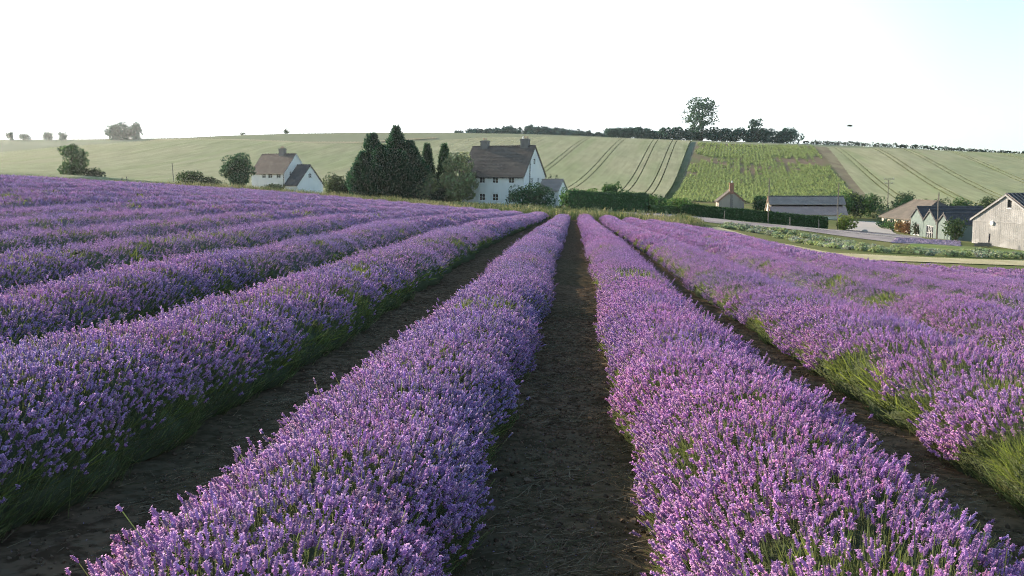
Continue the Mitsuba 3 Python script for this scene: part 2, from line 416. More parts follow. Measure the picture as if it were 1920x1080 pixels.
def lavender_row(k, key_label):
    rng = np.random.default_rng(1000 + k)
    xk = X0 + (k - .5) * PITCH_ROW if k > 0 else X0 + (k + .5) * PITCH_ROW
    end = float(row_end(xk))
    t = thing('lavender_row', key_label, 'lavender row')
    right = k > 0
    base = VIOLET_R if right else VIOLET_L
    heads, stems, greens, named = [], [], [], []
    for lo, hi, dens, temp, hw, ln in BANDS:
        y0 = math.sqrt(max(lo * lo - xk * xk, 0)) if lo > abs(xk) else -1.0
        y1 = math.sqrt(max(hi * hi - xk * xk, 0)) if hi > abs(xk) else -1.0
        y0, y1 = max(y0, -1.0), min(y1, end)
        if y1 <= y0: continue
        n = int(dens * (y1 - y0) * 2.0)
        Y = rng.uniform(y0, y1, n)
        phi = np.clip(rng.normal(0, 1, n) * 0 + rng.uniform(-1.66, 1.66, n), -1.66, 1.66)
        margin = 1.6 if hi <= 15 else 3
        keep = in_view(xk + 0 * Y, Y, margin)
        Y, phi = Y[keep], phi[keep]
        far_side = (phi * np.sign(xk) > 1.15) & (abs(xk) > 3)          # flank turned away from the field's middle: thinner
        b = bloom(k, Y, phi)
        u = rng.uniform(0, 1, len(Y))
        on = (u < b) & ~(far_side & (rng.uniform(0, 1, len(Y)) < .5))
        pos, d = row_point(k, Y, phi)
        jit = rng.normal(0, 1, (len(Y), 3)) * [.22, .26, .12]
        ax = d + jit
        ax /= np.linalg.norm(ax, axis=1, keepdims=True)
        rise = rng.gamma(2.0, .5, len(Y))[:, None] - 1.0
        out = (.035 * rise) if lo < 30 else .02 * rise
        pos = pos + ax * out
        m = on
        sc = np.stack([hw * rng.uniform(.75, 1.3, m.sum()), ln * rng.uniform(.65, 1.35, m.sum())], 1)
        tone = rng.uniform(.80, 1.22, (m.sum(), 1))
        clump = meshkit.fbm(np.stack([Y[m] * .9, phi[m] * .8, Y[m] * 0 + k], -1), 2, 31)[:, None]
        hue = 1 + (rng.normal(0, .045, (m.sum(), 3)) + (clump - .5) * [.35, .05, .02])
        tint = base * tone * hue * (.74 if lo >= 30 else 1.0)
        grey = (rng.uniform(0, 1, (m.sum(), 1)) < (.10 if right else .20))
        tint = np.where(grey, tint * .4 + np.array([.24, .235, .26]) * .6, tint)
        pm, am = pos[m], ax[m]
        if lo == 0 and k in (-2, -1, 1, 2):                            # the heads nearest the lens become parts of their own
            near = np.argsort(np.linalg.norm(pm - CAM, axis=1))
            inside = [i for i in near if project_ok(pm[i])][:NAMED_HEADS[k]]
            named = [(pm[i], am[i], sc[i], tint[i]) for i in inside]
            rest = np.ones(len(pm), bool); rest[inside] = False
            heads.append(scatter(temp, pm[rest], am[rest], sc[rest], tint[rest], rng))
        else:
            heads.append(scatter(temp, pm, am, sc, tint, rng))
        if lo < 15:
            L = .13 + .10 * rng.uniform(0, 1, len(Y))
            wide = .0032 if lo == 0 else .0055
            gcol = np.array([.155, .19, .075]) * rng.uniform(.7, 1.35, (len(Y), 1)) * (1 + rng.normal(0, .06, (len(Y), 3)))
            sel = rng.uniform(0, 1, len(Y)) < (1.0 if lo == 0 else .5)
            down = ax * [.75, .75, 1] 
            down /= np.linalg.norm(down, axis=1, keepdims=True)
            stems.append(scatter(STEM, (pos - down * L[:, None])[sel], down[sel], np.stack([wide + 0 * L, L], 1)[sel], gcol[sel], rng))
        # green leaves: over the whole mound, longer where flowers are missing
        if lo < 55:
            gdens = {0: 900, 7.5: 420, 15: 150, 30: 40}[lo]
            m2 = int(gdens * (y1 - y0) * 2.0)
            Yg = rng.uniform(y0, y1, m2); pg = rng.uniform(-1.55, 1.5, m2)
            kp = in_view(xk + 0 * Yg, Yg, margin)
            Yg, pg = Yg[kp], pg[kp]
            bare = 1 - bloom(k, Yg, pg)
            kp = rng.uniform(0, 1, len(Yg)) < .35 + .65 * bare
            Yg, pg, bare = Yg[kp], pg[kp], bare[kp]
            p2, d2 = row_point(k, Yg, pg, shrink=.085)
            a2 = d2 + rng.normal(0, .4, (len(Yg), 3)) + [0, 0, .3]
            a2 /= np.linalg.norm(a2, axis=1, keepdims=True)
            fresh = (bare[:, None] * rng.uniform(.2, 1, (len(Yg), 1)))
            if not right: fresh = fresh * .75
            gc = np.array([.105, .125, .075]) * (1 - fresh) + np.array([.34, .42, .075]) * fresh
            gc = gc * rng.uniform(.65, 1.3, (len(Yg), 1))
            wd = {0: .006, 7.5: .010, 15: .02, 30: .045}[lo]
            greens.append(scatter(BLADE, p2, a2, np.stack([wd * rng.uniform(.7, 1.3, len(Yg)), (.07 + (.10 if k == 2 else .07) * bare) * rng.uniform(.6, 1.3, len(Yg))], 1), gc, rng))
    if not any(h is not None for h in heads):
        del labels[t]
        return None
    # leafy mound underneath
    ys = [-1.0]
    while ys[-1] < end:
        d = math.hypot(xk, max(ys[-1], 0))
        ys.append(ys[-1] + (.06 if d < 8 else .14 if d < 18 else .3 if d < 40 else .6))
    ys = np.array(ys); ys[-1] = end
    ys = ys[in_view(xk + 0 * ys, ys, 3.5)]
    ph = np.linspace(-1.85, 1.85, 22 if abs(xk) < 6 else 14)
    YY, PP = np.meshgrid(ys, ph, indexing='ij')
    v, _ = row_point(k, YY.ravel(), PP.ravel(), shrink=.075)
    ends = np.minimum(1, np.minimum(np.abs(YY.ravel() - end) / .5 + .02, 1))
    v[:, 2] = ground_z(v[:, 0], v[:, 1]) - .02 + (v[:, 2] - ground_z(v[:, 0], v[:, 1])) * ends ** .5
    rough = meshkit.fbm(v * [9, 9, 9], 3, 5)
    v = v + np.stack([0 * rough, 0 * rough, (rough - .5) * .09], -1)
    far = smooth01(14, 45, np.hypot(v[:, 0], v[:, 1]))[:, None]
    col = np.array([.075, .092, .052]) * (.6 + .9 * rough[:, None])
    lowc = smooth01(1.2, .9, np.abs(PP.ravel()))[:, None]
    col = col * (1 - far * lowc * .8) + base * .62 * far * lowc * .8
    part(t, 'foliage', tm(v, grid_faces(len(ys), len(ph))[:, ::-1]), 'plant_tissue', smooth=True, color=col)
    gathered = [a for a in greens + stems if a is not None]
    if gathered:
        a = merge_arrays(gathered)
        part(t, 'leaves_and_stems', tm(a[0], a[1]), 'leaf', color=a[2], kind='stuff')
    a = merge_arrays(heads)
    part(t, 'flowering_mass', tm(a[0], a[1]), 'petal', color=a[2], kind='stuff')
    for p_, a_, s_, c_ in named:
        one_head(t, p_, a_, s_, c_, rng)
    return t


NAMED_HEADS = {-1: 300, 1: 300, -2: 120, 2: 120}
_shared = {}


def one_head(t, pos, axis, size, tint, rng):
    """one of the nearest flower heads as a part of its row, from a shared template placed on its stem"""
    ti = int(rng.integers(len(HEAD0)))
    tone = int(np.clip(round((tint.mean() - .35) / .09), 0, 4))
    side = t in ('lavender_row_001', 'lavender_row_003')
    if (ti, tone, side) not in _shared:
        v, f, c = HEAD0[ti]
        base = (VIOLET_R if side else VIOLET_L)
        col = base / base.mean() * (.35 + .09 * tone)
        _shared[ti, tone, side] = mikit.ply(tm(v, f), 'petal', color=np.clip(c * col, 0, 1))
    a, b = frames(axis[None], rng)
    M = np.eye(4)
    M[:3, 0], M[:3, 1], M[:3, 2], M[:3, 3] = a[0] * size[0], b[0] * size[0], axis * size[1], pos
    k = key_for(f'{t}__flower_head')
    scene[k] = {**_shared[ti, tone, side], 'to_world': T(M.tolist())}




def project_ok(p):
    q = p - CAM
    rt = np.array([math.cos(YAW), math.sin(YAW), 0]); up = np.cross(rt, FWD)
    z = q @ FWD
    return z > .3 and abs(q @ rt / z) < .505 and abs(q @ up / z) < .284


ORD = ['first', 'second', 'third', 'fourth', 'fifth', 'sixth', 'seventh', 'eighth', 'ninth', 'tenth', 'eleventh', 'twelfth', 'thirteenth', 'fourteenth', 'fifteenth', 'sixteenth', 'seventeenth', 'eighteenth', 'nineteenth', 'twentieth',
       'twenty-first', 'twenty-second', 'twenty-third', 'twenty-fourth', 'twenty-fifth', 'twenty-sixth', 'twenty-seventh', 'twenty-eighth']
N_LEFT, N_RIGHT = 27, 15
for k in [s * i for i in range(1, N_LEFT + 1) for s in (-1, 1) if s < 0 or i <= N_RIGHT]:
    i = abs(k) - 1
    side = 'left' if k < 0 else 'right'
    if i == 0:
        text = f'broad lavender row in bloom bordering the central earth path on its {side} side'
    else:
        text = f'{ORD[i]} row of {"bluish" if k < 0 else "pinkish"} lavender counted to the {side} from the central earth path'
    lavender_row(k, text)

# ------------------------------------------------------------------ crops on the hill
def wheat_colour(p, n, uv):
    x, y = p.x, p.y
    a = fbm(x * .03, y * .02, 7, 4)
    b = fbm(x * .5, y * .12, 2, 3)
    c = mix((.30, .325, .185), (.345, .345, .21), smoothstep(.3, .7, a))
    c = mix(c, (.255, .30, .15), smoothstep(.5, .8, fbm((x - .12 * y) * .22, y * .015, 5, 3)) * .55)
    s = fbm((x - .12 * y) * 1.4, y * .05, 8, 3)
    return c * (.70 + .30 * b + .30 * s)


scene['straw_grass'] = {'type': 'twosided', 'bsdf': {'type': 'diffuse', 'reflectance': proc(lambda p, n, uv: mix((.30, .29, .18), (.44, .40, .26), fbm(p.x * .12, p.y * .3, 1, 3)))}}
scene['wheat'] = {'type': 'twosided', 'bsdf': {'type': 'diffuse', 'reflectance': proc(wheat_colour)}}
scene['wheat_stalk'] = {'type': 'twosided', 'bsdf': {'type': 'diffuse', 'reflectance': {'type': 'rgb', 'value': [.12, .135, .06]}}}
WHEAT_H = .8


bare_r = lambda y: 91.0 + .185 * (np.asarray(y, float) - 350)


def crop_strip(xl, xr, y0, y1, ny, nx, soft=False):
    """a stand of wheat between the lines x = xl(y) and x = xr(y), with its cut edges"""
    v = np.linspace(0, 1, ny)[:, None]
    u = np.linspace(0, 1, nx)[None, :]
    ym = .5 * (y0(xl(300.)) + y1(xl(450.)))
    xa = xl(ym) * (1 - u) + xr(ym) * u
    Y = y0(xa) * (1 - v) + y1(xa) * v
    X = xl(Y) * (1 - u) + xr(Y) * u
    Z = ground_z(X, Y)
    h = WHEAT_H * (.9 + .25 * meshkit.fbm(np.stack([X * .4, Y * .25, X * 0], -1), 3, 3))
    h = h * smooth01(-.02, .05, v) * smooth01(1.03, .96, v)
    if soft: h = h * (.10 + .90 * smooth01(0, 26, X - bare_r(Y)))
    top = np.stack([X, Y, Z + h], -1)
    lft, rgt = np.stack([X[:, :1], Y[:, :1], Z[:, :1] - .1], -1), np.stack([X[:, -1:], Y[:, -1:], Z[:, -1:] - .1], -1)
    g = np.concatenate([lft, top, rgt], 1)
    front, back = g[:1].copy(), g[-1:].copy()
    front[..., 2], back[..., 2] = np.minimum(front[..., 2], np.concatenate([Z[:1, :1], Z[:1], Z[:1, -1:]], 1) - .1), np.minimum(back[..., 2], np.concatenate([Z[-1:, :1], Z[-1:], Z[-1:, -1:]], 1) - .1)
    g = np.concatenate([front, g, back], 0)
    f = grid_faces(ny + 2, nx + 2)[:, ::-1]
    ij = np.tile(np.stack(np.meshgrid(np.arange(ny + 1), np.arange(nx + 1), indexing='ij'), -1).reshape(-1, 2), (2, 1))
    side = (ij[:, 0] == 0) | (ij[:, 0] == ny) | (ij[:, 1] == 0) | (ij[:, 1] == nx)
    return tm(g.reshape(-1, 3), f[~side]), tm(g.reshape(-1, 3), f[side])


def line(x350, slope, bend=0.0):
    return lambda y: x350 + slope * (np.asarray(y, float) - 350) + bend * ((np.asarray(y, float) - 350) / 100) ** 2


wb = lambda x: lerp1(x, [-330, -90, -76, -66, -30, 0, 22, 70, 84, 96, 140, 260], [150, 150, 165, 236, 226, 230, 229, 252, 243, 226, 220, 215])
wt = lambda x: lerp1(x, [-330, -200, -175, -112, -89, -55, -19, 5, 40, 60, 100, 150, 200, 280], [420, 420, 428, 402, 404, 440, 466, 468, 467, 466, 442, 440, 440, 430])
trams = [line(-6.3, .113), line(9.0, .118), line(23.6, .117), line(31.0, .127)]
dark_l, dark_r = line(36.6, .140), line(38.6, .142)
GAP, HALF = .32, .95


def shift(fn, d):
    return lambda y: fn(y) + d


def field_of_strips(label, first, lines, last, first_cols=40, GAP=GAP, soft=False):
    t = thing('wheat_field', label, 'wheat field', kind='stuff')
    edges = [first]
    for l in lines:
        edges += [shift(l, -HALF - GAP / 2), shift(l, -HALF + GAP / 2), shift(l, HALF - GAP / 2), shift(l, HALF + GAP / 2)]
    edges.append(last)
    ms = []
    for i in range(0, len(edges), 2):
        wide = float(abs(edges[i + 1](350.) - edges[i](350.)))
        ms.append(crop_strip(edges[i], edges[i + 1], wb, wt, 90, int(np.clip(wide / 2.5, 2, first_cols)), soft))
    part(t, 'ears', join([m[0] for m in ms]), 'wheat', kind='stuff')
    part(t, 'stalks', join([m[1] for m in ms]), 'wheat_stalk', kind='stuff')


extra_left = [line(-24, .11), line(-52, .10)]
field_of_strips('ripening wheat field with tractor tramlines on the hillside behind the white houses', line(-300, -.02), extra_left + trams, dark_l, 80)
field_of_strips('pale wheat field with tramlines right of the green crop', bare_r, [line(96.6, .166), line(111.2, .178), line(122.6, .187), line(139, .20), line(158, .21)], line(290, .3), 50, .46, True)

single('dry_strip', 'pale strip of dry grass between the wheat and the upper field on the hilltop', None, ribbon([(-185, 426), (-150, 416), (-112, 402), (-89, 404), (-60, 434)], [(-185, 437), (-150, 425), (-112, 409), (-89, 411), (-60, 440)], 60, 4, .35), 'straw_grass', True, kind='structure')
# the sunken track, the margins and the green crop
green_l, green_r = line(39.2, .147), line(87.4, .17)


def sheet(name, label, fl, fr, y0, y1, ny, nx, lift, bsdf):
    y = np.linspace(y0, y1, ny)
    single(name, label, None, ribbon(np.stack([fl(y), y], 1), np.stack([fr(y), y], 1), ny, nx, lift), bsdf, True, kind='structure')


def track_colour(p, n, uv):
    b = fbm(p.x * .6, p.y * .15, 3, 3)
    return mix((.062, .058, .048), (.10, .092, .07), b)


def margin_colour(p, n, uv):
    b = fbm(p.x * .5, p.y * .08, 3, 3)
    return mix((.20, .175, .12), (.26, .235, .15), smoothstep(.3, .7, b))


def plot_colour(p, n, uv):
    b = fbm(p.x * .2, p.y * .06, 6, 4)
    return mix((.21, .165, .115), (.17, .18, .085), smoothstep(.35, .65, b))


for nm, fn in (('track_earth', track_colour), ('margin_earth', margin_colour), ('plot_earth', plot_colour)):
    scene[nm] = {'type': 'twosided', 'bsdf': {'type': 'diffuse', 'reflectance': proc(fn)}}
sheet('sunken_track', 'dark earth track running up the hill between wheat and green crop', dark_l, dark_r, 226, 470, 70, 3, -.25, 'track_earth')
sheet('field_margin', 'bare margin between the dark track and the green crop', dark_r, green_l, 226, 468, 70, 3, .05, 'margin_earth')
sheet('crop_plot', 'brownish plot of soil under the green crop rows', green_l, green_r, 228, 452, 80, 40, .04, 'plot_earth')
sheet('bare_track', 'bare brown track down the right edge of the green crop', green_r, bare_r, 236, 446, 70, 4, .06, 'margin_earth')
rng = np.random.default_rng(41)
P_, A_, S_, C_ = [], [], [], []
for i in range(42):
    u = (i + .5) / 42
    n = 380
    y = np.linspace(230, 450, n) + rng.normal(0, .35, n)
    x = green_l(y) * (1 - u) + green_r(y) * u + rng.normal(0, .10, n)
    cover = meshkit.fbm(np.stack([x * .09, y * .035, x * 0], -1), 4, 9) + .26 * smooth01(330, 250, y) + .10 - .12 * np.exp(-((y - 372) / 26) ** 2) - .14 * np.exp(-(u / .05) ** 2) - .12 * np.exp(-((1 - u) / .04) ** 2) - .15 * smooth01(438, 450, y) + .10 * math.sin(i * 2.4)
    keep = rng.uniform(0, 1, n) < smooth01(.36, .62, cover)
    x, y = x[keep], y[keep]
    for q in range(4):
        P_.append(np.stack([x + rng.normal(0, .13, len(x)), y + rng.normal(0, .22, len(x)), ground_z(x, y)], 1))
        a = np.stack([rng.normal(0, .5, len(x)), rng.normal(0, .5, len(x)), 1 + 0 * x], 1)
        A_.append(a / np.linalg.norm(a, axis=1, keepdims=True))
        S_.append(np.stack([rng.uniform(.28, .5, len(x)), rng.uniform(.45, .95, len(x))], 1))
        C_.append(np.array([.235, .30, .115]) * rng.uniform(.65, 1.4, (len(x), 1)) * [[1, 1, 1]] + rng.uniform(0, .05, (len(x), 1)) * [[1, .8, .3]])
m = scatter(BLADE, np.vstack(P_), np.vstack(A_), np.vstack(S_), np.vstack(C_), rng)
single('green_crop', 'leafy green crop growing in rows on the brown plot on the hill', 'crop', tm(m[0], m[1]), 'leaf', color=m[2], kind='stuff')

# ------------------------------------------------------------------ lane, yard and mown grass below the hedge
def gravel_colour(p, n, uv):
    a = fbm(p.x * .35, p.y * .2, 4, 3)
    b = fbm(p.x * 2.5, p.y * 2.5, 1, 2)
    return mix((.30, .265, .26), (.40, .36, .33), smoothstep(.3, .7, a)) * (.85 + .3 * b)


def yard_colour(p, n, uv):
    return mix((.50, .46, .40), (.58, .54, .47), fbm(p.x * .4, p.y * .3, 2, 3))


def mown_colour(p, n, uv):
    a = fbm(p.x * .8, p.y * .5, 2, 3)
    return mix((.46, .42, .24), (.53, .485, .30), smoothstep(.3, .7, a)) * (.85 + .3 * fbm(p.x * 4, p.y * 4, 0, 2))


def turf_colour(p, n, uv):
    a = fbm(p.x * .5, p.y * .4, 2, 3)
    return mix((.16, .23, .075), (.27, .29, .13), smoothstep(.3, .75, a))


for nm, fn in (('gravel', gravel_colour), ('pale_gravel', yard_colour), ('mown_grass', mown_colour), ('turf', turf_colour)):
    scene[nm] = {'type': 'twosided', 'bsdf': {'type': 'diffuse', 'reflectance': proc(fn)}}
single('gravel_lane', 'grey gravel lane in front of the long clipped hedge', None, ribbon([(6, 128), (13.2, 130.5), (20.9, 124), (27.2, 123.5), (31.7, 124), (39.9, 135), (46, 139)], [(6.5, 124), (11, 121), (15.8, 114.4), (20.8, 115), (25.2, 113.5), (29.5, 106), (34.7, 98)], 40, 12, .05), 'gravel', True, kind='structure')
single('gravel_yard', 'pale gravel yard between the long hedge and the brown-roofed building', None, ribbon([(33.5, 128), (37.4, 140), (46.4, 174)], [(41, 127), (46, 149), (54.3, 176)], 20, 8, .10), 'pale_gravel', True, kind='structure')
single('pale_path', 'thin pale gravel path crossing the grey lane', None, ribbon([(26.8, 121.5), (31.2, 120), (35.5, 118.5), (39, 117)], [(26.9, 119.8), (31.2, 118.2), (35.4, 116.8), (38.8, 115.2)], 20, 3, .09), 'pale_gravel', True, kind='structure')
single('mown_strip', 'straw-coloured mown grass wedge beside the right end of the lavender', None, ribbon([(13.6, 106), (13.8, 98), (13.9, 86), (14.6, 72), (15.9, 63)], [(15.2, 107), (16.9, 100), (18.2, 91), (18.4, 82), (19.0, 74)], 30, 6, .05), 'mown_grass', True, kind='structure')
single('mown_strip', 'straw-coloured mown grass strip along the right edge of the lavender', None, ribbon([(16.6, 64), (20.5, 67.5), (25.5, 70.0), (31.5, 73), (35, 75), (46, 80)], [(18.6, 75), (21.5, 76.2), (29.5, 78.7), (35.4, 81.2), (46, 85)], 30, 5, .05), 'mown_grass', True, kind='structure')
single('grass_bank', 'green grass bank in front of the big grey barn', None, ribbon([(33, 101), (38.5, 106), (47, 112), (60, 112)], [(30, 92), (36, 91.5), (40, 90), (56, 88)], 24, 8, .06), 'turf', True, kind='structure')

# ------------------------------------------------------------------ buildings
def wall_colour(base, dirt, k):
    def fn(p, n, uv):
        a = fbm(p.x * .7, p.y * .7, p.z * .5, 3)
        b = fbm(p.x * 3, p.y * 3, p.z * .6, 3)
        return mix(base, dirt, smoothstep(.45, .85, .5 * a + .5 * b) * k)
    return fn


def roof_colour(c0, c1, c2):
    def fn(p, n, uv):
        a = fbm(p.x * .8, p.y * .8, p.z * .8, 3)
        b = cell_rand(p.x * 2.6 + p.y * 1.3, p.z * 3.4, 1)
        return mix(mix(c0, c1, smoothstep(.35, .7, a)), c2, b * .45)
    return fn


def board_colour(p, n, uv):
    s = p.x * .75 + p.y * .66
    a = fbm(s * 5, p.z * .4, 3, 3)
    low = smoothstep(.45, .75, fbm(s * 1.6, p.z * .9, 6, 3))
    c = mix((.265, .268, .255), (.365, .362, .345), a)
    return mix(c, (.52, .515, .495), low * .6)


SURF = {
    'white_render': (wall_colour((.80, .79, .75), (.62, .61, .56), .6), .9), 'stone_roof': (roof_colour((.145, .115, .092), (.185, .15, .12), (.115, .10, .085)), .9),
    'dark_slate': (roof_colour((.075, .07, .068), (.10, .092, .088), (.06, .058, .056)), .6), 'grey_slate': (roof_colour((.32, .265, .23), (.38, .315, .275), (.27, .23, .20)), .7),
    'red_grey_tiles': (roof_colour((.47, .34, .29), (.53, .385, .33), (.39, .295, .26)), .8), 'brown_tiles': (roof_colour((.11, .098, .078), (.145, .125, .10), (.09, .08, .066)), .9),
    'cottage_stone': (wall_colour((.37, .325, .275), (.29, .255, .22), 1.0), .9), 'chimney_stone': (wall_colour((.22, .20, .18), (.12, .11, .10), 1.0), .9),
    'weathered_boards': (board_colour, .9), 'blue_boards': (wall_colour((.145, .195, .178), (.11, .15, .138), .8), .7), 'cream_paint': (wall_colour((.68, .62, .50), (.52, .47, .38), .6), .7),
    'pole_wood': (wall_colour((.22, .19, .155), (.13, .115, .10), 1.0), .9), 'brick_red': (wall_colour((.34, .17, .12), (.22, .12, .09), .8), .9)}
for nm, (fn, ro) in SURF.items():
    scene[nm] = {'type': 'twosided', 'bsdf': {'type': 'principled', 'base_color': proc(fn), 'roughness': ro, 'specular': .3}}
scene['white_paint'] = {'type': 'twosided', 'bsdf': {'type': 'principled', 'base_color': {'type': 'rgb', 'value': [.78, .78, .76]}, 'roughness': .5}}
scene['dark_paint'] = {'type': 'twosided', 'bsdf': {'type': 'principled', 'base_color': {'type': 'rgb', 'value': [.03, .03, .032]}, 'roughness': .6}}
scene['clay'] = {'type': 'twosided', 'bsdf': {'type': 'diffuse', 'reflectance': {'type': 'rgb', 'value': [.55, .42, .30]}}}
scene['window_glass'] = {'type': 'twosided', 'bsdf': {'type': 'principled', 'base_color': {'type': 'rgb', 'value': [.02, .022, .025]}, 'roughness': .08, 'specular': .5}}


class Site:
    """a building's own axes: x along the ridge, y to the back, z up from its floor"""
    def __init__(s, x, y, z, deg):
        s.o, s.r = (x, y, z), math.radians(deg)

    def put(s, m):
        return placed(m, *s.o, s.r)


def wall_panel(a, b, outline, holes, thick=.3):
    """a wall standing from a to b (plan points); outline and holes in (along, up); thickness goes to the left of a -> b"""
    poly = Polygon(outline)
    for (s, z, w, h) in holes:
        poly = poly.difference(sbox(s - w / 2, z, s + w / 2, z + h))
    m = trimesh.creation.extrude_polygon(poly, thick, engine='earcut')
    a, b = np.array(a, float), np.array(b, float)
    d = (b - a) / np.linalg.norm(b - a)
    n = np.array([-d[1], d[0]])
    M = np.eye(4)
    M[:3, 0], M[:3, 1], M[:3, 2], M[:3, 3] = [d[0], d[1], 0], [0, 0, 1], [n[0], n[1], 0], [a[0], a[1], 0]
    m.apply_transform(M)
    if np.linalg.det(M[:3, :3]) < 0: m.invert()
    return m


def on_wall(a, b, s0, s1, z0, z1, d0, d1):
    """a box on a wall: along s0..s1, up z0..z1, depth d0..d1 inwards (negative = proud)"""
    a, b = np.array(a, float), np.array(b, float)
    d = (b - a) / np.linalg.norm(b - a); n = np.array([-d[1], d[0]])
    m = trimesh.creation.box(extents=(s1 - s0, z1 - z0, d1 - d0))
    m.apply_translation(((s0 + s1) / 2, (z0 + z1) / 2, (d0 + d1) / 2))
    M = np.eye(4)
    M[:3, 0], M[:3, 1], M[:3, 2], M[:3, 3] = [d[0], d[1], 0], [0, 0, 1], [n[0], n[1], 0], [a[0], a[1], 0]
    m.apply_transform(M)
    if np.linalg.det(M[:3, :3]) < 0: m.invert()
    return m


def window(t, site, a, b, s, z, w, h, lights=2, bars=1, frame='white_paint'):
    fr, fw = [], .07
    fr.append(on_wall(a, b, s - w / 2, s + w / 2, z, z + fw, .06, .14)); fr.append(on_wall(a, b, s - w / 2, s + w / 2, z + h - fw, z + h, .06, .14))
    for i in range(lights + 1):
        c = s - w / 2 + w * i / lights
        c = min(max(c, s - w / 2 + fw / 2), s + w / 2 - fw / 2)
        fr.append(on_wall(a, b, c - fw / 2, c + fw / 2, z + fw, z + h - fw, .062, .138))
    for i in range(1, bars + 1):
        c = z + h * i / (bars + 1)
        fr.append(on_wall(a, b, s - w / 2 + fw, s + w / 2 - fw, c - .02, c + .02, .085, .115))
    k = part(t, 'window', site.put(join(fr)), frame)
    q = on_wall(a, b, s - w / 2 + .02, s + w / 2 - .02, z + .02, z + h - .02, .10, .101)
    v, f = q.vertices, q.faces
    nn = q.face_normals @ np.array([*(np.array(b, float) - a)[::-1] * [1, -1] / np.linalg.norm(np.array(b, float) - a), 0])
    pane = tm(v, f[np.argsort(-nn)[:2]])
    part(k, 'pane', site.put(pane), 'window_glass')
    part(k, 'sill', site.put(on_wall(a, b, s - w / 2 - .08, s + w / 2 + .08, z - .08, z, -.06, .10)), 'white_paint')
    return k


def roof_slope(x0, x1, ya, za, yb, zb, courses, step=.035, wob=.03, seed=1):
    """one pitch of a roof from the eave (ya, za) to the ridge (yb, zb), laid in overlapping courses, with an underside"""
    L = math.hypot(yb - ya, zb - za)
    dy, dz = (yb - ya) / L, (zb - za) / L
    ny, nz = -dz, dy
    if nz < 0: ny, nz = -ny, -nz
    nx = max(2, int((x1 - x0) / .8))
    xs = np.linspace(x0, x1, nx)
    rows = []
    for i in range(courses):
        for t, up in ((i / courses, step), ((i + 1) / courses, 0.0)):
            w = wob * (meshkit.fbm(np.stack([xs * .5, xs * 0 + t * 3, xs * 0], -1), 2, seed) - .5)
            y = ya + dy * L * t + ny * (up + w + .10); z = za + dz * L * t + nz * (up + w + .10)
            rows.append(np.stack([xs, y, z], 1))
    bottom = [np.stack([xs, xs * 0 + yy, xs * 0 + zz], 1) for yy, zz in ((yb, zb), (ya, za))]
    g = np.stack(rows + bottom + rows[:1])
    m = tm(g.reshape(-1, 3), grid_faces(len(g), nx))
    sides = []
    for c in (0, nx - 1):
        ring = g[:-1, c]
        cc = ring.mean(0)
        n = len(ring)
        sides.append(tm(np.vstack([ring, cc]), [[i, (i + 1) % n, n] for i in range(n)]))
    return join([m] + sides)


def chimney(t, site, x, y, z0, z1, w, d, pots=2, white_pot=False, bsdf='chimney_stone'):
    ms = [boxm(x - w / 2, x + w / 2, y - d / 2, y + d / 2, z0, z1 - .25), boxm(x - w / 2 - .07, x + w / 2 + .07, y - d / 2 - .07, y + d / 2 + .07, z1 - .25, z1 - .10), boxm(x - w / 2, x + w / 2, y - d / 2, y + d / 2, z1 - .10, z1)]
    k = part(t, 'chimney', site.put(join(ms)), bsdf)
    for i in range(pots):
        px = x + (i - (pots - 1) / 2) * .42
        prof = np.array([[.001, 0], [.14, 0], [.11, .30], [.14, .34], [.14, .42], [.09, .42], [.09, .1], [.001, .1]])
        m = trimesh.creation.revolve(prof, sections=10)
        m.apply_translation([px, y, z1])
        part(k, 'chimney_pot', site.put(m), 'white_paint' if white_pot and i == 0 else 'clay')
    return k


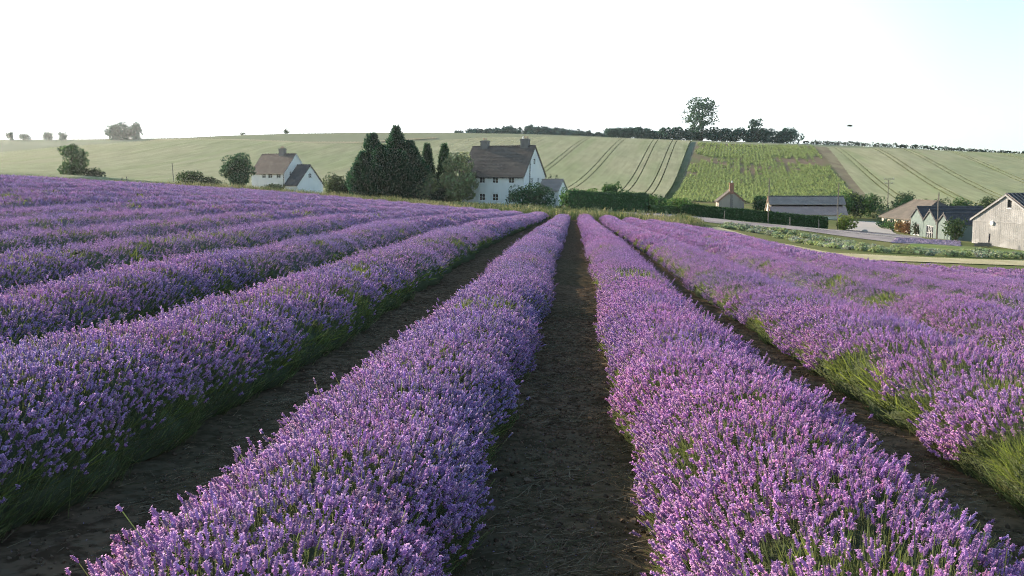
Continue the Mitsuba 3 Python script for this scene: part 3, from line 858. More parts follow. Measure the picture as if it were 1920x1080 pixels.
def gabled(t, site, L, D, eave, ridge, wall, roof, front=(), right=(), left=(), over=.3, verge=.15, courses=16, base=-1.2, x0=0.0, y0=0.0, frame='white_paint', barge=None):
    """four walls with openings and two pitches. front/right/left: windows (along, up, w, h, lights, bars)"""
    A, B, C_, D_ = (x0, y0), (x0 + L, y0), (x0 + L, y0 + D), (x0, y0 + D)
    hole = lambda ws: [w[:4] for w in ws]
    gab = [(0, base), (D, base), (D, eave), (D / 2, ridge), (0, eave)]
    th = .3
    ms = [wall_panel(A, B, [(0, base), (L, base), (L, eave), (0, eave)], hole(front))]
    gi = [(0 + th, base), (D - th, base), (D - th, eave + (ridge - eave) * th * 2 / D - .02), (D / 2, ridge - .02), (th, eave + (ridge - eave) * th * 2 / D - .02)]
    ms.append(wall_panel(B, C_, gi, hole(right)))
    ms.append(wall_panel(D_, A, gi, hole(left)))
    ms.append(wall_panel(C_, D_, [(0, base), (L, base), (L, eave), (0, eave)], []))
    part(t, 'wall', site.put(join(ms)), wall)
    for (a, b, ws) in ((A, B, front), (B, C_, right), (D_, A, left)):
        for w in ws:
            window(t, site, a, b, w[0], w[1], w[2], w[3], *(w[4:6] if len(w) > 5 else (2, 1)), frame=frame)
    k = (ridge - eave) / (D / 2)
    fr = roof_slope(x0 - verge, x0 + L + verge, y0 - over, eave - k * over, y0 + D / 2, ridge, courses, seed=3)
    bk = roof_slope(x0 - verge, x0 + L + verge, y0 + D + over, eave - k * over, y0 + D / 2, ridge, max(4, courses // 2), seed=4)
    cap = tube([[x0 - verge, y0 + D / 2, ridge + .10], [x0 + L + verge, y0 + D / 2, ridge + .10]], .13, 8)
    r = part(t, 'roof', site.put(join([fr, bk])), roof)
    part(r, 'ridge_tiles', site.put(cap), roof)
    if barge:
        for xx in (x0 - verge - .03, x0 + L + verge):
            for sgn in (-1, 1):
                ye = y0 - over if sgn < 0 else y0 + D + over
                q = np.array([[ye, eave - k * over - .14], [y0 + D / 2, ridge - .14], [y0 + D / 2, ridge + .06], [ye, eave - k * over + .06]])
                v = np.vstack([np.c_[np.full(4, xx), q], np.c_[np.full(4, xx + .03), q]])
                f = [[0, 1, 2], [0, 2, 3], [4, 6, 5], [4, 7, 6]] + [x for i in range(4) for x in ([i, (i + 1) % 4, 4 + (i + 1) % 4], [i, 4 + (i + 1) % 4, 4 + i])]
                part(r, 'bargeboard', site.put(tm(v, f)), barge)
    return r


# the tall white farmhouse
H = Site(-8.0 - 11.3 * math.cos(math.radians(-24.4)), 157.8 - 11.3 * math.sin(math.radians(-24.4)), -3.5, -24.4)
t = thing('farmhouse', 'tall white rendered farmhouse with steep brown stone roof and two chimneys', 'house')
up = [(11.3 - s, 3.72, 1.05, .98, 2, 1) for s in (2.2, 5.1, 7.5, 10.1)]
dn = [(11.3 - s, .95, 1.05, 1.1, 2, 1) for s in (2.2, 5.1, 7.5)]
r = gabled(t, H, 11.3, 7.6, 5.0, 9.55, 'white_render', 'stone_roof', front=up + dn, right=[(3.8, 6.7, .7, .95, 1, 1), (3.0, 3.6, .6, 1.0, 1, 1), (5.2, 3.6, .7, 1.0, 2, 1)], courses=22, barge='stone_roof')
chimney(t, H, 2.2, 3.8, 8.6, 10.6, 1.3, .8, 2)
chimney(t, H, 9.6, 3.8, 8.6, 10.75, 1.35, .8, 3, True)
part(t, 'drainpipe', H.put(tube([[11.42, 1.9, -.5], [11.42, 1.9, 5.0], [11.42, 2.0, 7.0]], .06, 6)), 'dark_paint')
part(t, 'gutter', H.put(tube([[-.1, -.42, 4.55], [11.4, -.42, 4.55]], .06, 6)), 'dark_paint')
# the outbuilding half hidden by the round bush
O = Site(-5.6, 157.2, -3.6, -24.4)
t = thing('outbuilding', 'small white outbuilding with grey roof peeping out right of the round bush', 'outbuilding')
gabled(t, O, 3.4, 2.9, 2.9, 4.3, 'white_render', 'grey_slate', courses=8)
dm = on_wall((3.4, 0), (3.4, 2.9), 1.0, 1.9, 0, 2.0, -.03, .02)
part(t, 'door', O.put(dm), 'dark_paint')
# the white house on the left with its lower wing
c, s = math.cos(math.radians(-33.4)), math.sin(math.radians(-33.4))
G = Site(-59.7 - 10.6 * c, 204.5 - 10.6 * s, -2.2, -33.4)
t = thing('white_house', 'white house with brown roof and low gabled wing at the left', 'house')
gabled(t, G, 10.6, 6.2, 4.25, 8.05, 'white_render', 'stone_roof', front=[(10.6 - 4.6, 3.1, 1.35, 1.0, 2, 1), (10.6 - 1.9, 3.1, 1.35, 1.0, 2, 1), (10.6 - 6.6, 3.1, 1.2, 1.0, 2, 1), (10.6 - 4.6, .8, 1.3, 1.1, 2, 1)], right=[(1.6, 3.7, .5, .8, 1, 1)], courses=18, barge='white_paint')
chimney(t, G, 10.6 - 4.1, 3.1, 7.0, 9.3, 1.5, .85, 3)
gabled(t, G, 3.7, 7.0, 1.85, 5.75, 'white_render', 'dark_slate', right=[(3.5, 3.1, .9, 1.0, 2, 1)], x0=10.75, courses=14, barge='dark_paint')
part(t, 'drainpipe', G.put(tube([[10.35, -.08, -.5], [10.35, -.08, 3.9]], .05, 6)), 'dark_paint')
# stone cottage end behind the long hedge
t = thing('stone_cottage', 'small stone cottage with a gable chimney behind the long hedge', 'cottage')
K = Site(27.8, 200.7, -5.45, -92)
gabled(t, K, 5.2, 4.8, 2.05, 4.05, 'cottage_stone', 'brown_tiles', front=[(2.6, .7, .8, 1.0, 2, 1)], courses=12, barge='brick_red')
chimney(t, K, 5.0, 2.4, 3.4, 5.5, .75, .75, 1, True, 'brick_red')
part(t, 'flue', K.put(boxm(5.2, 5.28, 2.15, 2.65, 0, 3.3)), 'chimney_stone')
K2 = Site(26.6, 199.0, -6.4, -2)
# long low barn
t = thing('long_barn', 'long low barn with dark two-step roof behind the hedge', 'barn')
B_ = Site(34.4, 178.2, -7.0, -.5)
L, D, ev, rd = 12.8, 6.2, 1.9, 4.65
gab = [(0, -1.0), (D, -1.0), (D, ev), (D / 2, rd - .1), (0, ev)]
part(t, 'wall', B_.put(join([wall_panel((0, 0), (L, 0), [(0, -1), (L, -1), (L, ev), (0, ev)], []), wall_panel((L, 0), (L, D), [(p[0] * .9 + .3, p[1] - .05 * (p[1] > 0)) for p in gab], []), wall_panel((0, D), (0, 0), [(p[0] * .9 + .3, p[1] - .05 * (p[1] > 0)) for p in gab], []), wall_panel((L, D), (0, D), [(0, -1), (L, -1), (L, ev), (0, ev)], [])])), 'cream_paint')
mid_y, mid_z = 1.55, ev + (rd - ev) * .5 - .1
r = part(t, 'roof', B_.put(join([roof_slope(-.2, L + .2, mid_y - .25, mid_z + .12, D / 2, rd, 9, seed=5), roof_slope(-.2, L + .2, D + .3, ev - .2, D / 2, rd, 8, seed=6)])), 'grey_slate')
part(t, 'lower_roof', B_.put(roof_slope(-.2, L + .2, -.35, ev - .35, mid_y, mid_z - .22, 8, seed=7)), 'red_grey_tiles')
part(r, 'ridge_tiles', B_.put(tube([[-.2, D / 2, rd + .1], [L + .2, D / 2, rd + .1]], .14, 8)), 'dark_slate')
vg = [tube([[-.23, y_, z_ + .08] for y_, z_ in ((-.35, ev - .35), (mid_y, mid_z), (D / 2, rd))], .10, 5)]
part(r, 'verge_tiles', B_.put(join(vg)), 'brick_red')
# brown-roofed building with cream front
t = thing('farm_shop', 'low cream building with broad brown hipped roof beside the gravel yard', 'building')
S_ = Site(47.6, 159.2, -7.0, -85)
L, D, ev, rd = 13.2, 7.6, 2.1, 4.75
op = [(1.4 + 2.6 * i, .3, 1.5, 1.6) for i in range(5)]
part(t, 'wall', S_.put(join([wall_panel((0, 0), (L, 0), [(0, -1), (L, -1), (L, ev), (0, ev)], op), wall_panel((L, .3), (L, D), [(0, -1), (D - .3, -1), (D - .3, ev), (0, ev)], []), wall_panel((0, D), (0, .3), [(0, -1), (D - .3, -1), (D - .3, ev), (0, ev)], [(3, .5, 1.2, 1.2)]), wall_panel((L - .3, D), (.3, D), [(0, -1), (L - .6, -1), (L - .6, ev), (0, ev)], [])])), 'cream_paint')
for w in op: window(t, S_, (0, 0), (L, 0), *w, 2, 2)
window(t, S_, (0, D), (0, .3), 3, .5, 1.2, 1.2, 2, 1)
e = .4
v = np.array([[-e, -e, ev - .1], [L + e, -e, ev - .1], [L + e, D + e, ev - .1], [-e, D + e, ev - .1], [2.6, D / 2, rd], [L - 2.6, D / 2, rd], [-e, -e, ev + .05], [L + e, -e, ev + .05], [L + e, D + e, ev + .05], [-e, D + e, ev + .05]])
f = [[0, 2, 1], [0, 3, 2], [6, 7, 5], [6, 5, 4], [7, 8, 5], [8, 9, 4], [8, 4, 5], [9, 6, 4]] + [x for i in range(4) for x in ([i, (i + 1) % 4, 6 + (i + 1) % 4], [i, 6 + (i + 1) % 4, 6 + i])]
hip = trimesh.Trimesh(v, f, process=False)
for _ in range(3): hip = hip.subdivide()
hv = hip.vertices.copy(); hv[:, 2] += np.where(hv[:, 2] > ev + .15, .05 * (meshkit.fbm(hv * 2.0, 2, 5) - .5), 0)
hip = tm(hv, hip.faces)
r = part(t, 'roof', S_.put(hip), 'brown_tiles')
hl = [tube([v[i], v[4 if i in (6, 9) else 5]], .09, 6) for i in (6, 7, 8, 9)] + [tube([v[4], v[5]], .12, 6)]
part(r, 'ridge_tiles', S_.put(join(hl)), 'brown_tiles')
part(t, 'door', S_.put(on_wall((L, .3), (L, D), 2.0, 3.0, 0, 2.0, -.04, .02)), 'white_paint')
# three stepped timber gables
t = thing('timber_shed', 'grey-green boarded shed with three stepped gables and dark roofs', 'shed')
for i, (hz, yy) in enumerate(((0, 8.2), (-.25, 4.1), (-.55, 0))):
    U = Site(48.3, 132.4, -7.15 + hz, 5)
    ws = [(2.0, .2, 2.2, 1.9, 4, 1)] if i == 1 else [(2.0, .4, 1.6, 1.5, 3, 1)] if i == 0 else []
    gabled(t, U, 9.0, 4.0, 2.75, 4.15, 'blue_boards', 'dark_slate', left=ws, y0=yy, over=.06, verge=.12, courses=10, barge='dark_paint')
    lines = [on_wall((0, yy + 4.0), (0, yy), .32, 3.68, z, z + .03, -.02, .01) for z in np.arange(2.25, 2.75, .24)]
    part(t, 'cladding_batten', U.put(join(lines)), 'blue_boards')
    if i == 2: part(t, 'door', U.put(on_wall((0, yy + 4), (0, yy), 1.5, 2.5, .05, 2.05, -.05, .02)), 'blue_boards')
# big grey barn at the right edge
BW, BE, BR, BL = 10.6, 3.6, 6.45, 22.0
y_ax = np.array([-math.sin(math.radians(18.5)), math.cos(math.radians(18.5))])
org = np.array([46.77, 121.3]) - BW * y_ax
Q = Site(org[0], org[1], -7.2, 18.5)
t = thing('grey_barn', 'big weathered grey boarded barn with a dark ribbed roof', 'barn')
gabled(t, Q, BL, BW, BE, BR, 'weathered_boards', 'dark_slate', left=[(5.75, 5.0, .6, .95, 1, 0)], over=.25, verge=.2, courses=6, base=-2.5, frame='dark_paint', barge='weathered_boards')
ga, gb = (0, BW), (0, 0)
bd = []
rb = np.random.default_rng(3)
for i, sx in enumerate(np.arange(.05, BW - .05, .30)):
    top = BE + (BR - BE) * (1 - abs(sx - BW / 2) / (BW / 2)) - .28
    if 5.3 < sx < 6.2: segs = [(-1.0, 4.9), (6.0, top)]
    else: segs = [(-1.0 + rb.uniform(0, .5), top)]
    for z0, z1 in segs:
        if z1 > z0: bd.append((sx, z0, z1))
for sx, z0, z1 in bd:
    part(t, 'board', Q.put(on_wall(ga, gb, sx, sx + .275, z0, z1, -.022 - rb.uniform(0, .010), -.004)), 'weathered_boards')
part(t, 'rail', Q.put(on_wall(ga, gb, .2, BW - .2, BE - .32, BE - .2, -.075, -.056)), 'weathered_boards')
lamp = trimesh.creation.cylinder(radius=.26, height=.16, sections=16); lamp.apply_transform(trimesh.transformations.rotation_matrix(math.pi / 2, [0, 1, 0])); lamp.apply_translation([-.14, BW - 3.3, 3.2])
part(t, 'wall_disc', Q.put(lamp), 'white_paint', label='round white disc fixed to the barn gable')
ribs = []
for xx in np.arange(-.1, BL + .1, .55):
    k_ = (BR - BE) / (BW / 2)
    ribs.append(tube([[xx, -.25, BE - k_ * .25 + .16], [xx, BW / 2 - .1, BR + .14]], .06, 4))
part(t, 'roof_rib', Q.put(join(ribs)), 'grey_slate', kind='stuff')
part(t, 'door', Q.put(on_wall(ga, gb, 8.9, 9.6, -.4, 1.4, -.10, -.06)), 'dark_paint')

# ------------------------------------------------------------------ trees, shrubs, hedges
LEAF = [(np.array([[-.5, 0, -.1], [.1, -.5, .1], [.6, 0, -.05], [0, .5, .12]]), np.array([[0, 1, 2], [0, 2, 3]]), np.ones((4, 3)) * [[.85], [1.0], [1.1], [1.0]]),
        (np.array([[-.6, .1, .1], [0, -.4, -.1], [.5, .1, .1], [0, .45, 0]]), np.array([[0, 1, 2], [0, 2, 3]]), np.ones((4, 3)) * [[.9], [1.05], [1.0], [.9]])]
FROND = [(np.array([[-.5, 0, 0], [.5, 0, 0], [.12, .1, 1.0], [-.12, -.1, 1.0]]), np.array([[0, 1, 2], [0, 2, 3]]), np.ones((4, 3)) * [[.85], [.85], [1.15], [1.15]])]
scene['bark'] = {'type': 'twosided', 'bsdf': {'type': 'diffuse', 'reflectance': proc(lambda p, n, uv: mix((.09, .075, .06), (.16, .14, .115), fbm(p.x * 6, p.y * 6, p.z * 1.5, 2)))}}


def unit(v):
    return v / np.maximum(np.linalg.norm(v, axis=-1, keepdims=True), 1e-9)


def crown_leaves(rng, lobes, n, size, colour, up=.35, gap=.30):
    """leaf sprays on and inside a set of lobes (centre, radii)"""
    w = np.array([l[1][0] * l[1][2] for l in lobes]); w = w / w.sum()
    pick = rng.choice(len(lobes), n, p=w)
    c, r = np.array([l[0] for l in lobes])[pick], np.array([l[1] for l in lobes])[pick]
    d = unit(rng.normal(0, 1, (n, 3)))
    rad = rng.uniform(.62, 1.06, (n, 1)) ** .6
    pos = c + r * d * rad
    lump = meshkit.fbm(pos / (np.mean(r) * .55 + .01), 3, 3)
    keep = lump > gap
    pos, d = pos[keep], d[keep]
    ax = unit(d + rng.normal(0, .6, pos.shape) + [0, 0, up])
    tone = rng.uniform(.6, 1.4, (len(pos), 1)) * (.75 + .5 * lump[keep][:, None])
    col = np.array(colour) * tone * (1 + rng.normal(0, .07, (len(pos), 3)))
    sc = size * rng.uniform(.6, 1.4, (len(pos), 1)) * [[1, 1]]
    return scatter(LEAF, pos, ax, sc, col, rng)


def broad_lobes(rng, H, R, low, n):
    L = []
    for i in range(n):
        t = rng.uniform(0, 1)
        z = low + (H - low) * (.12 + .80 * t)
        prof = math.sin(math.pi * min(.97, .18 + .72 * t)) ** .7
        th = rng.uniform(0, 2 * math.pi)
        rr = R * prof * rng.uniform(.35, .80)
        s = R * rng.uniform(.28, .46) * (.75 + .4 * prof)
        L.append(((rr * math.cos(th), rr * math.sin(th), min(z, H - s * .7)), (s, s, s * .8)))
    L.append(((0, 0, low + (H - low) * .45), (R * .62, R * .62, (H - low) * .42)))
    return L


def trunk_mesh(rng, H, r, lobes, limbs):
    ms = [tube([[0, 0, -.4], [rng.normal(0, r), rng.normal(0, r), H * .35], [rng.normal(0, r), rng.normal(0, r), H * .8]], [r, r * .7, r * .2], 7)]
    for i in range(limbs):
        c = np.array(lobes[rng.integers(len(lobes))][0])
        z0 = H * rng.uniform(.18, .55)
        m = np.array([c[0] * .5, c[1] * .5, (z0 + c[2]) / 2 + .05 * H])
        ms.append(tube([[0, 0, z0], m, c], [r * .5, r * .3, r * .1], 5))
    return join(ms)


def tree(name, label, cat, x, y, H, R, colour, seed, n=1800, size=.42, low=.12, lobes=22, kind='broad', group=None, z=None, limbs=7, core=True):
    rng = np.random.default_rng(seed)
    t = thing(name, label, cat, group)
    zz = gz(x, y) if z is None else z
    if kind == 'broad':
        L = broad_lobes(rng, H, R, low * H, lobes)
        lv = crown_leaves(rng, L, n, size, colour, gap=.47 if name == 'oak' else .32)
        tr = trunk_mesh(rng, H, max(.05, H * .022), L, limbs)
    else:                                            # conifer: drooping, upswept sprays round a leader
        h = rng.uniform(0, 1, n) ** 1.25
        prof = R * ((1 - h) ** .72 + .03) if kind == 'cone' else R * np.minimum(1, (1 - h) * 2.0 + .02) ** .95 * (.66 + .34 * np.minimum(1, h * 5))
        th = rng.uniform(0, 2 * np.pi, n)
        wav = 1 + .22 * np.sin(th * 5 + h * 14 + seed) + .25 * (meshkit.fbm(np.stack([np.cos(th) * 2, np.sin(th) * 2, h * H * .7], -1), 3, seed % 97) - .5)
        q = rng.uniform(.55, 1.02, n) * wav
        pos = np.stack([np.cos(th) * prof * q, np.sin(th) * prof * q, low * H + (H - low * H) * h * .97], -1)
        ax = unit(np.stack([np.cos(th), np.sin(th), rng.uniform(.5, 1.6, n)], -1) + rng.normal(0, .2, (n, 3)))
        col = np.array(colour) * rng.uniform(.6, 1.4, (n, 1)) * (1 + rng.normal(0, .06, (n, 3)))
        lv = scatter(FROND, pos, ax, np.stack([size * .8 * rng.uniform(.7, 1.3, n), size * 2.0 * rng.uniform(.6, 1.4, n)], 1), col, rng)
        if kind == 'column':                         # side leaders standing out of the crown
            more = []
            for q_ in range(5):
                th0, r0, h0, l0 = rng.uniform(0, 6.28), R * rng.uniform(.3, .75), H * rng.uniform(.66, .84), H * rng.uniform(.10, .19)
                m_ = 90
                u = rng.uniform(0, 1, m_)
                t2 = rng.uniform(0, 6.28, m_)
                rr = .55 * (1 - u) * rng.uniform(.3, 1, m_)
                p_ = np.stack([r0 * math.cos(th0) + rr * np.cos(t2), r0 * math.sin(th0) + rr * np.sin(t2), h0 + l0 * u], -1)
                a_ = unit(np.stack([np.cos(t2) * .5, np.sin(t2) * .5, 1 + 0 * u], -1))
                more.append(scatter(FROND, p_, a_, np.tile([[size * .5, size * 1.6]], (m_, 1)), np.array(colour) * rng.uniform(.7, 1.4, (m_, 1)), rng))
            lv = merge_arrays([lv] + more)
        tr = tube([[0, 0, -.4], [0, 0, H * .5], [0, 0, H * .99]], [H * .022, H * .014, .02], 6)
    part(t, 'trunk', placed(tr, x, y, zz), 'bark')
    v = lv[0] + [x, y, zz]
    part(t, 'crown', tm(v, lv[1]), 'leaf', color=lv[2])
    return t


def bush(name, label, x, y, H, R, colour, seed, n=900, size=.3, group=None, cat='bush', z=None):
    rng = np.random.default_rng(seed)
    t = thing(name, label, cat, group)
    zz = gz(x, y) if z is None else z
    L = [((rng.normal(0, R * .42), rng.normal(0, R * .42), H * rng.uniform(.30, .62)), (R * rng.uniform(.34, .6),) * 2 + (H * rng.uniform(.24, .40),)) for _ in range(11)]
    L.append(((0, 0, H * .42), (R * .72, R * .72, H * .44)))
    lv = crown_leaves(rng, L, n, size, colour, .6)
    st = join([tube([[rng.normal(0, .1), rng.normal(0, .1), -.2], [rng.normal(0, R * .3), rng.normal(0, R * .3), H * .6]], [.05, .02], 5) for _ in range(5)])
    part(t, 'stems', placed(st, x, y, zz), 'bark')
    v = lv[0] + [x, y, zz]; v[:, 2] = np.maximum(v[:, 2], zz - .1)
    part(t, 'leaves', tm(v, lv[1]), 'leaf', color=lv[2])
    return t


DARK, MID, LIGHT, SAGE, YEW = (.045, .105, .048), (.085, .165, .055), (.135, .225, .065), (.21, .26, .14), (.032, .088, .046)
# conifers and the pale tree beside the farmhouse
tree('conifer', 'tall dark conifer at the left of the dense clump beside the farmhouse', 'conifer', -33.4, 166.0, 11.2, 2.3, YEW, 11, 6600, .29, .02, kind='column')
tree('conifer', 'tallest dark conifer with a bent leader at the middle of the clump', 'conifer', -29.8, 167.6, 12.7, 2.7, YEW, 12, 7400, .29, .02, kind='column')
tree('conifer', 'broad dark conifer at the right of the dense clump', 'conifer', -27.4, 166.8, 10.2, 2.9, YEW, 13, 7400, .30, .02, kind='column')
tree('conifer', 'dark conifer filling the front of the dense clump', 'conifer', -31.6, 163.6, 9.2, 2.7, YEW, 14, 7000, .29, .02, kind='column')
tree('conifer', 'lower dark conifer tucked in front between the two tallest of the clump', 'conifer', -28.8, 164.4, 8.4, 2.7, YEW, 211, 6400, .29, .02, kind='column')
tree('conifer', 'lower dark conifer at the left front foot of the dense clump', 'conifer', -34.8, 164.4, 7.9, 2.2, YEW, 212, 5600, .29, .02, kind='column')
tree('conifer', 'slim pointed conifer right of the dense clump', 'conifer', -25.4, 173.0, 10.2, 1.7, (.045, .105, .05), 15, 4200, .25, .04, kind='cone')
tree('conifer', 'pointed conifer just left of the pale leafy tree', 'conifer', -22.4, 172.6, 10.3, 1.8, (.055, .12, .055), 16, 4200, .25, .04, kind='cone')
tree('conifer', 'low spiky conifer left of the tall dark clump', 'conifer', -37.2, 168.5, 5.3, 2.0, (.04, .095, .048), 17, 3400, .25, .02, kind='cone')
bush('shrub', 'leafy green shrub at the left end of the conifers', -40.6, 169.0, 4.6, 2.6, (.08, .115, .05), 18, 1500, .34, cat='shrub')
tree('leafy_tree', 'pale grey-green leafy tree against the left end of the farmhouse', 'tree', -18.4, 160.2, 8.6, 3.0, (.27, .30, .155), 19, 5200, .32, .05, 30)
bush('shrub', 'sage-coloured shrub between the conifers and the pale tree', -23.4, 163.6, 5.8, 1.5, SAGE, 20, 1000, .3, cat='shrub')
bush('shrub', 'dark shrub at the foot of the pale leafy tree', -21.6, 159.5, 2.6, 2.2, (.04, .06, .035), 21, 1100, .3, cat='shrub')
bush('shrub', 'big round dark green bush in front of the farmhouse corner', -6.9, 152.5, 4.0, 3.2, (.07, .13, .06), 22, 3000, .27)
bush('shrub', 'small bush behind the right corner of the farmhouse', -3.3, 160.8, 5.4, 1.2, (.05, .075, .035), 23, 700, .3, cat='shrub')
# round the left house
tree('round_tree', 'dense rounded dark tree covering the left end of the white house', 'tree', -65.6, 193.0, 7.3, 3.3, (.055, .12, .058), 24, 4600, .34, .02, 26)
bush('shrub', 'wide green bush second to the left of the white house', -75.4, 192.0, 3.9, 3.0, (.07, .11, .045), 25, 1300, .34)
bush('shrub', 'low rounded bush just left of the dense tree by the white house', -70.6, 191.4, 2.7, 2.6, (.06, .095, .045), 26, 1000, .32)
bush('shrub', 'low hedge-like bush under the windows of the white house', -59.6, 196.0, 1.9, 2.4, (.06, .085, .045), 27, 900, .3, cat='shrub')
bush('shrub', 'small bush right of the low gabled wing', -47.5, 200.0, 1.7, 1.6, (.06, .095, .045), 28, 500, .3, cat='shrub')
tree('lone_tree', 'rounded lone tree standing left beyond the lavender', 'tree', -91.3, 178.5, 6.4, 2.8, (.085, .155, .06), 29, 3000, .36, .04, 24)
bush('shrub', 'squat bush touching the right side of the lone tree', -88.2, 180.0, 2.7, 1.8, (.06, .09, .045), 30, 900, .34)
# hedge shrubs in the middle and right
for i, (x, y, h, r_, c, lab) in enumerate((
        (-.6, 140, 3.1, 1.5, MID, 'green shrub at the left end above the tall clipped hedge'), (2.3, 142, 3.3, 1.6, LIGHT, 'light green shrub rising behind the tall hedge'), (5.0, 141, 4.2, 1.5, MID, 'tallest shrub rising above the tall hedge'),
        (7.6, 141, 3.1, 1.7, MID, 'shrub above the right half of the tall hedge'), (9.6, 138, 2.4, 1.6, LIGHT, 'light shrub at the right end of the tall hedge'), (11.8, 146, 3.0, 1.8, MID, 'shrub left of the sunken track foot'),
        (15.4, 158, 2.6, 2.0, LIGHT, 'bright green shrub behind the start of the long hedge'), (18.4, 165, 2.4, 2.1, (.09, .14, .05), 'low shrub left of the stone cottage'),
        (34.6, 193, 3.6, 1.5, DARK, 'dark shrub against the right wall of the stone cottage'), (37.2, 193.5, 3.6, 1.5, (.05, .075, .04), 'dark shrub left of the long barn gable'),
        (48.4, 186, 5.6, 2.4, MID, 'tall shrub at the right end of the long barn'), (51.4, 188, 5.4, 2.6, (.065, .1, .045), 'big green shrub behind the gravel yard'), (55.2, 190, 5.2, 2.7, MID, 'big rounded shrub at the back of the yard'),
        (58.9, 186, 5.4, 2.4, DARK, 'dark shrub left of the brown-roofed building'), (55.5, 182, 2.6, 1.7, SAGE, 'sage-grey shrub at the far edge of the yard'), (61.8, 192, 5.6, 2.2, (.06, .095, .045), 'shrub rising behind the brown roof'),
        (65.2, 196, 4.2, 2.2, MID, 'first shrub behind the three gables'), (68.8, 196, 4.4, 2.4, (.07, .115, .045), 'second shrub behind the three gables'), (72.4, 194, 4.8, 2.3, MID, 'third shrub behind the three gables'),
        (76.0, 192, 5.0, 2.6, (.08, .12, .05), 'shrub between the three gables and the big barn'), (79.6, 190, 4.4, 2.4, MID, 'shrub nearest behind the big barn roof'))):
    bush('shrub', lab, x, y, h, r_, c, 60 + i, 900 if h < 4 else 1500, .30, cat='shrub')
bush('shrub', 'yellow-green bush at the right end of the long hedge', 33.3, 126.0, 2.2, 1.25, (.20, .25, .06), 90, 1000, .2)
for i, (x, y, h, r_, c, lab) in enumerate((
        (47.0, 156.2, 1.7, 1.2, DARK, 'dark plant at the left corner of the cream building'), (47.2, 152.6, 1.9, 1.3, MID, 'climbing green plant against the cream front'), (47.4, 149.4, 2.0, 1.2, (.26, .17, .07), 'yellowish climber at the middle of the cream front'),
        (47.6, 146.3, 2.1, 1.1, (.19, .11, .055), 'rusty green climber between the cream building and the gables'), (47.5, 142.6, 2.3, 1.0, (.07, .09, .05), 'dark climber on the first grey-green gable'))):
    bush('climbing_plant', lab, x, y, h, r_, c, 95 + i, 500, .2, cat='plant')
bush('shrub', 'green bush between the three gables and the big barn wall', 47.6, 128.4, 3.3, 1.3, (.07, .11, .05), 101, 800, .25)


def hedge(label, pts, width, height, colour, seed, dens=26, size=.24, rough=.12):
    rng = np.random.default_rng(seed)
    p = resample(pts, max(4, int(np.linalg.norm(np.diff(np.array(pts, float), axis=0), axis=1).sum() / .6)))
    d = np.gradient(p, axis=0); d /= np.linalg.norm(d, axis=1, keepdims=True)
    nrm = np.stack([-d[:, 1], d[:, 0]], 1)
    prof = np.array([[-.5, 0], [-.52, .5], [-.46, .92], [-.3, 1], [0, 1.02], [.3, 1], [.46, .92], [.52, .5], [.5, 0]])
    gz_ = ground_z(p[:, 0], p[:, 1])
    g = np.stack([np.concatenate([p + nrm * (a * (width - .25)), (gz_ + b * (height - .12) - .05)[:, None]], 1) for a, b in prof], 1)
    n = meshkit.fbm(g * 1.1, 3, seed) - .5
    g = g + n[..., None] * [rough, rough, rough * 2.2]
    flat = g.reshape(-1, 3)
    f = grid_faces(len(p), len(prof))
    ends = [[0 * len(prof) + i, i + 1, 4] for i in range(8)] + [[(len(p) - 1) * len(prof) + i + 1, (len(p) - 1) * len(prof) + i, (len(p) - 1) * len(prof) + 4] for i in range(8)]
    core = tm(flat, np.vstack([f, ends]))
    t = thing('hedge', label, 'hedge')
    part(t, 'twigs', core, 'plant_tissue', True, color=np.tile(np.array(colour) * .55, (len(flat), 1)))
    area = core.area
    pts_, fi = trimesh.sample.sample_surface(core, int(area * dens), seed=seed)
    nn = core.face_normals[fi]
    cen = np.repeat(p.mean(0)[None], len(pts_), 0)
    ax = unit(nn * np.sign((nn * (pts_ - np.concatenate([cen * 0 + p[np.argmin(((pts_[:, None, :2] - p[None]) ** 2).sum(-1), 1)], pts_[:, 2:] - height * .0 - .5], 1))).sum(1, keepdims=True) + 1e-6) + rng.normal(0, .5, (len(pts_), 3)) + [0, 0, .3])
    col = np.array(colour) * rng.uniform(.55, 1.5, (len(pts_), 1)) * (1 + rng.normal(0, .06, (len(pts_), 3)))
    lv = scatter(LEAF, pts_ + ax * .06, ax, size * rng.uniform(.6, 1.4, (len(pts_), 1)) * [[1, 1]], col, rng)
    part(t, 'leaves', tm(lv[0], lv[1]), 'leaf', color=lv[2])


hedge('tall dark clipped hedge right of the farmhouse', [(-.8, 133.5), (3.5, 133.5), (9.6, 132.5)], 1.6, 2.5, (.08, .15, .06), 201, rough=.26)
hedge('lower hedge joining the tall hedge to the long hedge', [(9.8, 131.6), (13.6, 132.2)], 1.2, 1.15, (.11, .175, .06), 202)
hedge('long clipped hedge in front of the cottage and barn', [(13.8, 131.0), (22.4, 129.0), (31.4, 127.0)], 1.3, 1.55, (.06, .115, .042), 203)
# border of young plants beside the mown strips
rng = np.random.default_rng(55)
for j, (line_, cnt) in enumerate((([(15.6, 107.5), (18.2, 104), (20.6, 100), (21.6, 94), (22.6, 87), (24.4, 82.5), (29.5, 82.5), (36, 85), (43, 88)], 46), ([(16.6, 110), (20.5, 108), (23.4, 103), (25.2, 96), (27.0, 90), (31, 88), (38, 89.5)], 34))):
    for q in resample(line_, cnt):
        x, y = q + rng.normal(0, .25, 2)
        c = [(.33, .40, .23), (.36, .42, .19), (.38, .42, .31)][rng.integers(3)]
        h = rng.uniform(.4, .72)
        k = bush('border_plant', 'young bushy green plant in the border between the gravel lane and the mown grass', x, y, h, rng.uniform(.5, .85), c, int(rng.integers(1e6)), 150, .16, group='young plants in the border beside the lane', cat='plant')
